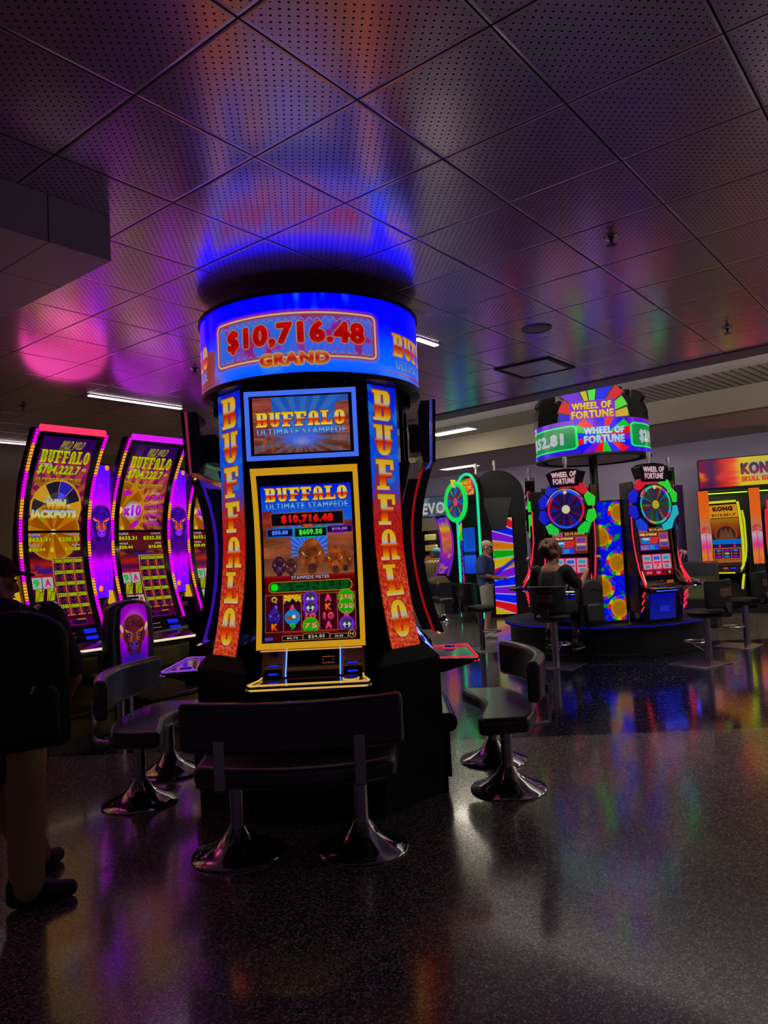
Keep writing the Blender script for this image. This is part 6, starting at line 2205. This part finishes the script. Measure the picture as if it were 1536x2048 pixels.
def hand(m, wrist, dr, nrm, curl=.5, s=1.0, thumb=1):
    """palm and five fingers: dr = direction of the fingers, nrm = back of the hand"""
    w = Vector(wrist)
    d = Vector(dr).normalized()
    n = (Vector(nrm) - d * Vector(nrm).dot(d)).normalized()
    x = d.cross(n)
    for k in range(4):
        off = (k - 1.5) * .019 * s
        base = w + d * .085 * s + x * off
        m.cap(w + d * .012 * s + x * off * .55, base, .0155 * s, .0125 * s, 8)
        ln = [.068, .08, .075, .056][k] * s
        p = base
        a = curl * .5
        for j, f in enumerate((.45, .32, .23)):
            dd = d * cos(a) - n * sin(a)
            q = p + dd * ln * f
            m.cap(p, q, (.0095 - .001 * j) * s, (.0088 - .001 * j) * s, 8)
            p = q
            a += curl * .75
    tb = w + d * .028 * s + x * (-thumb) * .03 * s
    t1 = tb + (d * .6 + x * (-thumb) * .7 - n * .4).normalized() * .036 * s
    t2 = t1 + (d * .85 + x * (-thumb) * .2 - n * .5).normalized() * .03 * s
    m.cap(w + d * .015 * s + x * (-thumb) * .012 * s, tb, .016 * s, .013 * s, 8)
    m.cap(tb, t1, .0125 * s, .0105 * s, 8)
    m.cap(t1, t2, .0105 * s, .009 * s, 8)

def limb(m, pts, rad):
    for k in range(len(pts) - 1):
        m.cap(pts[k], pts[k + 1], rad[k], rad[k + 1], 14)

def shoe(m, heel, d, s=1.0):
    h = Vector(heel)
    d = Vector(d).normalized()
    m.cap(h + Vector((0, 0, .045 * s)), h + d * .10 * s + Vector((0, 0, .052 * s)), .042 * s, .046 * s)
    m.cap(h + d * .10 * s + Vector((0, 0, .045 * s)), h + d * .2 * s + Vector((0, 0, .035 * s)), .046 * s, .036 * s)
    m.cap(h + Vector((0, 0, .07 * s)), h + Vector((0, 0, .10 * s)), .042 * s, .04 * s)

# --- standing man in a cap, facing the right of the picture
t = thing('person', 'man in beige cap, navy tee and pale shorts standing with a paper in his hands', 'person', (1.76, 13.2, 0), radians(78))
sk = skin('skin_tan', (172, 120, 98))
m = M()
P, R = head_mesh(m, (0, -.05, 1.60), 0, 1.0, pitch=.12)
m.cap((0, -.01, 1.40), (0, -.03, 1.54), .062, .055)
m.cap((0, .0, 1.0), (0, .0, 1.34), .13, .15)
limb(m, [(-.19, .02, 1.40), (-.25, .04, 1.12), (-.12, -.24, 1.04)], [.055, .042, .028])
limb(m, [(.19, .02, 1.40), (.25, .02, 1.12), (.10, -.25, 1.05)], [.055, .042, .028])
m.cap((-.14, 0, 1.38), (.14, 0, 1.38), .08, .08)
limb(m, [(-.10, .0, .92), (-.11, -.02, .50), (-.12, .03, .09)], [.085, .058, .04])
limb(m, [(.10, .0, .92), (.11, .0, .50), (.12, .05, .09)], [.085, .058, .04])
m.cap((-.09, 0, .95), (.09, 0, .95), .11, .11)
hand(m, (-.12, -.24, 1.04), (.45, -.8, .05), (0, .3, 1), .7, 1.0, -1)
hand(m, (.10, -.25, 1.05), (-.45, -.8, .05), (0, .3, 1), .7, 1.0, 1)
body = build('body', m, sk, t, remesh=.009, smooth_it=3)
face_parts(P, 1.0, t, body)
m = M()
m.cap((0, .01, 1.0), (0, .0, 1.3), .155, .175)
m.cap((-.15, 0, 1.37), (.15, 0, 1.37), .095, .095)
m.cap((-.06, .01, .96), (.06, .01, .96), .14, .14)
limb(m, [(-.19, .02, 1.40), (-.24, .035, 1.17)], [.085, .075])
limb(m, [(.19, .02, 1.40), (.24, .02, 1.17)], [.085, .075])
build('tee_shirt', m, mat('navy_cloth', (30, 54, 96), .85, noise=.3, nscale=40), t, remesh=.014, smooth_it=5)
m = M()
m.cap((-.06, 0, .93), (.06, 0, .93), .135, .135)
limb(m, [(-.10, .0, .88), (-.115, -.015, .53)], [.12, .105])
limb(m, [(.10, .0, .88), (.115, .0, .53)], [.12, .105])
build('shorts', m, mat('pale_shorts', (160, 160, 142), .85, noise=.3, nscale=40), t, remesh=.014, smooth_it=5)
for sg, yy in ((-1, .03), (1, .05)):
    m = M()
    shoe(m, (sg * .12, yy + .04, 0), (sg * .1, -1, 0))
    build('shoe', m, mat('white_shoe', (215, 205, 198), .6), t, remesh=.01)
    build('sock', M().cap((sg * .12, yy, .09), (sg * .12, yy, .16), .05, .047), mat('white_sock', (150, 145, 140), .8), t)
m = M()
m.ell(P(0, .012, .055), (.088, .108, .075), R=R)
m2 = M()
for k in range(1):
    v = []
    m.prism([(-.075, -.06), (.075, -.06), (.068, -.16), (.035, -.19), (-.035, -.19), (-.068, -.16)], -.008, .008, 'z', c=tuple(P(0, 0, .035)))
cap_ = build('cap', m, mat('beige_cap', (232, 214, 184), .8, noise=.2, nscale=60), t, remesh=.007, smooth_it=2)
build('cap_badge', M().box(P(0, -.098, .066), (.03, .012, .035)), mat('dark_badge', (30, 26, 40), .7), cap_)
pa = tag(build('paper_slip', M().box((0, 0, 0), (.16, .004, .09)), mat('pale_paper', (150, 150, 110), .7)), 'pale slip of paper held in the hands of the man in the cap', 'paper')
q = Matrix.Rotation(radians(78), 3, 'Z') @ Vector((-.02, -.40, 1.055))
pa.location = (1.76 + q.x, 13.2 + q.y, q.z)
pa.rotation_euler = (.6, .0, radians(78))

# --- seated player: black clothes, big curly hair, right hand on the machine
sa = radians(-122 + 90 + 180)
t = thing('person', 'curly-haired person in black seated at the prize-wheel machine, touching its screen', 'person', (2.14, 9.66, 0), sa)
sk2 = skin('skin_brown', (150, 98, 80))
m = M()
P, R = head_mesh(m, (0, -.09, 1.47), -.5, 1.02, pitch=.0)
m.cap((0, -.03, 1.26), (0, -.07, 1.40), .06, .056)
m.cap((0, .03, .84), (0, -.03, 1.22), .14, .15)
m.cap((-.15, -.03, 1.24), (.15, -.03, 1.24), .07, .07)
# local facing -y: the picture's right is -x here
RA = [(-.20, -.03, 1.25), (-.31, -.20, 1.03), (-.30, -.50, 1.18)]
LA = [(.20, -.03, 1.25), (.29, -.10, 1.0), (.20, -.36, .98)]
limb(m, RA, [.056, .043, .028])
limb(m, LA, [.056, .043, .028])
hand(m, RA[2], (.05, -.75, .6), (0, .6, .75), .45, 1.0, 1)
hand(m, LA[2], (-.1, -1, -.1), (0, 0, 1), .5, 1.0, -1)
m.cap((-.09, .03, .80), (.09, .03, .80), .12, .12)
RL = [(-.10, .02, .79), (-.17, -.40, .74), (-.16, -.36, .30)]
LL = [(.10, .02, .79), (.14, -.36, .72), (.12, -.12, .34)]
limb(m, RL, [.09, .062, .042])
limb(m, LL, [.09, .062, .042])
body = build('body', m, sk2, t, remesh=.009, smooth_it=3)
face_parts(P, 1.0, t, body)
m = M()
m.cap((0, .04, .84), (0, -.02, 1.14), .175, .18)
m.cap((-.16, -.03, 1.22), (.16, -.03, 1.22), .09, .09)
limb(m, [RA[0], (-.28, -.15, 1.08)], [.085, .08])
limb(m, [LA[0], (.27, -.08, 1.06)], [.085, .08])
build('tee_shirt', m, mat('black_cloth', (9, 8, 10), .85, noise=.3, nscale=40), t, remesh=.014, smooth_it=5)
m = M()
m.cap((-.08, .03, .81), (.08, .03, .81), .14, .14)
limb(m, [RL[0], (-.165, -.40, .74), (-.168, -.39, .62)], [.12, .095, .085])
limb(m, [LL[0], (.138, -.36, .72), (.135, -.31, .62)], [.12, .095, .085])
build('shorts', m, mat('black_shorts', (14, 14, 18), .85, noise=.3, nscale=40), t, remesh=.014, smooth_it=5)
for nm, ank, d in (('right', RL[2], (-.15, -1, 0)), ('left', LL[2], (.1, -1, 0))):
    m = M()
    shoe(m, (ank[0], ank[1] + .03, ank[2] - .10), d)
    build('shoe', m, mat('black_shoe', (14, 14, 16), .5), t, remesh=.01)
    build('sole', M().box((ank[0] + d[0] * .08, ank[1] - .06, ank[2] - .105), (.075, .26, .02), rz=d[0] * .8), mat('grey_sole', (120, 112, 105), .6), t, bevel=.006)
    build('sock', M().cap((ank[0], ank[1], ank[2] - .01), (ank[0], ank[1], ank[2] + .10), .048, .05), mat('black_cloth', (9, 8, 10), .85), t)
m = M()
hr = np.random.default_rng(5)
for k in range(80):
    a, b = hr.uniform(0, 2 * pi), hr.uniform(-.35, 1.4)
    x, y, z = cos(b) * cos(a), cos(b) * sin(a), sin(b)
    if y < -.35 and z < .55:
        continue
    m.ell(P(x * .132, .026 + y * .14, .045 + z * .135), (.038, .038, .038), 8, 6)
m.ell(P(0, .024, .05), (.125, .132, .134), R=R)
build('hair', m, mat('brown_curls', (88, 52, 40), .75, noise=.8, nscale=90), t, remesh=.009, smooth_it=1)
build('chain', M().tube([tuple(Vector((.075 * cos(a), -.045 + .07 * sin(a), 1.315 - .02 * sin(a)))) for a in np.linspace(0, 2 * pi, 24, endpoint=False)], .004, 6, True), GOLDMETAL, t)

def backpack(name, label, loc, rz, w, d, h, small=True):
    t = thing(name, label, 'backpack', loc, rz)
    m = M()
    po = [(-w / 2, .03), (-w / 2 + .02, 0), (w / 2 - .02, 0), (w / 2, .03), (w / 2, h * .78)] + [(w / 2 * cos(a), h * .78 + h * .22 * sin(a)) for a in np.linspace(.2, pi - .2, 9)] + [(-w / 2, h * .78)]
    build('main_bag', M().prism(po, 0, d, 'y'), mat('black_nylon', (8, 8, 11), .55, noise=.35, nscale=60), t, bevel=.05, seg=4, angle=70)
    pk = [(-w * .38, .05), (w * .38, .05), (w * .38, h * .42), (w * .3, h * .48), (-w * .3, h * .48), (-w * .38, h * .42)]
    build('front_pocket', M().prism(pk, -.06, .02, 'y'), mat('black_nylon', (8, 8, 11), .55), t, bevel=.03, seg=3, angle=70)
    build('zip', M().tube([(-w * .36, -.01, h * .72), (0, -.016, h * .80), (w * .36, -.01, h * .72)], .005, 6), mat('dark_zip', (40, 40, 46), .35, .6), t)
    for x, z in ((-.08, h * .76), (.06, h * .45)):
        build('zip_pull', M().box((x, -.03 if z > h * .6 else -.07, z), (.012, .008, .035), ry=.5), mat('pale_metal', (170, 168, 172), .25, 1.0), t)
    build('grab_handle', M().tube([(-.05, d * .8, h * .97), (-.04, d * .8, h * 1.03), (.04, d * .8, h * 1.03), (.05, d * .8, h * .97)], .010, 6), BLACK, t)
    for sg in (-1, 1):
        build('shoulder_strap', M().tube([(sg * w * .22, d * .9, h * .98), (sg * w * .3, d + .10, h * 1.0), (sg * w * .34, d + .20, h * .80), (sg * w * .36, d + .15, h * .45), (sg * w * .36, d * .9, h * .15)], .018, 8), BLACK, t)
    build('hanging_strap', M().box((-w * .1, d * .5, -.06), (.03, .006, .16)), BLACK, t)
    return t

# bag hanging by the seated player's machine
backpack('backpack', 'black backpack hanging at the front of the seated player machine, right of the player', (2.70, 9.78, .50), radians(20), .36, .17, .62)

# --- man with the big backpack at the left edge, seen from behind
ma = radians(213)
t = thing('person', 'person with cap, dark tee and khaki trousers walking off at the left edge', 'person', (-1.91, 3.60, 0), ma)
sk3 = skin('skin_pink', (186, 124, 110))
m = M()
P, R = head_mesh(m, (0, -.07, 1.56), -1.4, 1.03, pitch=.1)
m.cap((0, -.01, 1.36), (0, -.05, 1.49), .066, .06)
m.cap((0, .0, .98), (0, .0, 1.30), .15, .165)
m.cap((-.17, 0, 1.34), (.17, 0, 1.34), .08, .08)
RA = [(-.22, .0, 1.35), (-.33, .02, 1.05), (-.28, -.19, .84)]
LA = [(.22, .0, 1.35), (.32, .0, 1.06), (.27, -.22, .90)]
limb(m, RA, [.062, .05, .032])
limb(m, LA, [.062, .05, .032])
hand(m, RA[2], (.1, -.7, -.6), (-1, 0, 0), .7, 1.05, 1)
hand(m, LA[2], (-.1, -.7, -.6), (1, 0, 0), .7, 1.05, -1)
m.cap((-.09, 0, .92), (.09, 0, .92), .12, .12)
RL = [(-.10, .0, .90), (-.11, .0, .48), (-.10, .06, .09)]
LL = [(.10, .0, .90), (-.02, -.20, .50), (-.20, -.28, .09)]
limb(m, RL, [.09, .06, .042])
limb(m, LL, [.09, .06, .042])
body = build('body', m, sk3, t, remesh=.008, smooth_it=3)
face_parts(P, 1.0, t, body)
m = M()
m.cap((0, .0, 1.0), (0, .0, 1.28), .185, .20)
m.cap((-.17, 0, 1.33), (.17, 0, 1.33), .10, .10)
m.cap((-.07, .0, .93), (.07, .0, .93), .15, .15)
limb(m, [RA[0], (-.31, .015, 1.11)], [.095, .085])
limb(m, [LA[0], (.30, .0, 1.12)], [.095, .085])
build('tee_shirt', m, mat('navy_print_cloth', (24, 24, 44), .8, noise=.3, nscale=30), t, remesh=.013, smooth_it=5)
m = M()
m.cap((-.07, .01, .91), (.07, .01, .91), .15, .15)
limb(m, [RL[0], RL[1], (-.102, .055, .10)], [.125, .088, .082])
limb(m, [LL[0], LL[1], (-.18, -.272, .12)], [.125, .088, .08])
build('trousers', m, mat('khaki_cloth', (196, 170, 118), .85, noise=.35, nscale=25), t, remesh=.013, smooth_it=5)
for ank in (RL[2], LL[2]):
    m = M()
    dd_ = Vector((-.9, .05, 0)) if ank is RL[2] else Vector((-.6, -.8, 0))
    shoe(m, tuple(Vector((ank[0], ank[1], 0)) - dd_ * .05), dd_, 1.15)
    build('shoe', m, mat('black_shoe', (14, 14, 16), .5), t, remesh=.01)
m = M()
m.ell(P(0, .012, .05), (.090, .110, .080), R=R)
bp_ = [P(x, y, z) for x, y, z in ((-.06, -.08, .045), (.06, -.08, .045), (.05, -.17, .03), (-.05, -.17, .03))]
m.add([tuple(p + Vector((0, 0, .007))) for p in bp_] + [tuple(p - Vector((0, 0, .007))) for p in bp_], [(0, 1, 2, 3), (7, 6, 5, 4), (0, 4, 5, 1), (1, 5, 6, 2), (2, 6, 7, 3), (3, 7, 4, 0)])
build('cap', m, mat('maroon_cap', (60, 34, 40), .85, noise=.2, nscale=60), t, remesh=.007, smooth_it=2)
# his backpack: local +y of the person is his back
Rz = Matrix.Rotation(ma, 3, 'Z')
q = Rz @ Vector((-.02, .42, .80))
backpack('backpack', 'big black backpack worn by the person at the left picture edge', (-1.90 + q.x, 3.60 + q.y, .80), ma + pi, .46, .20, .62)
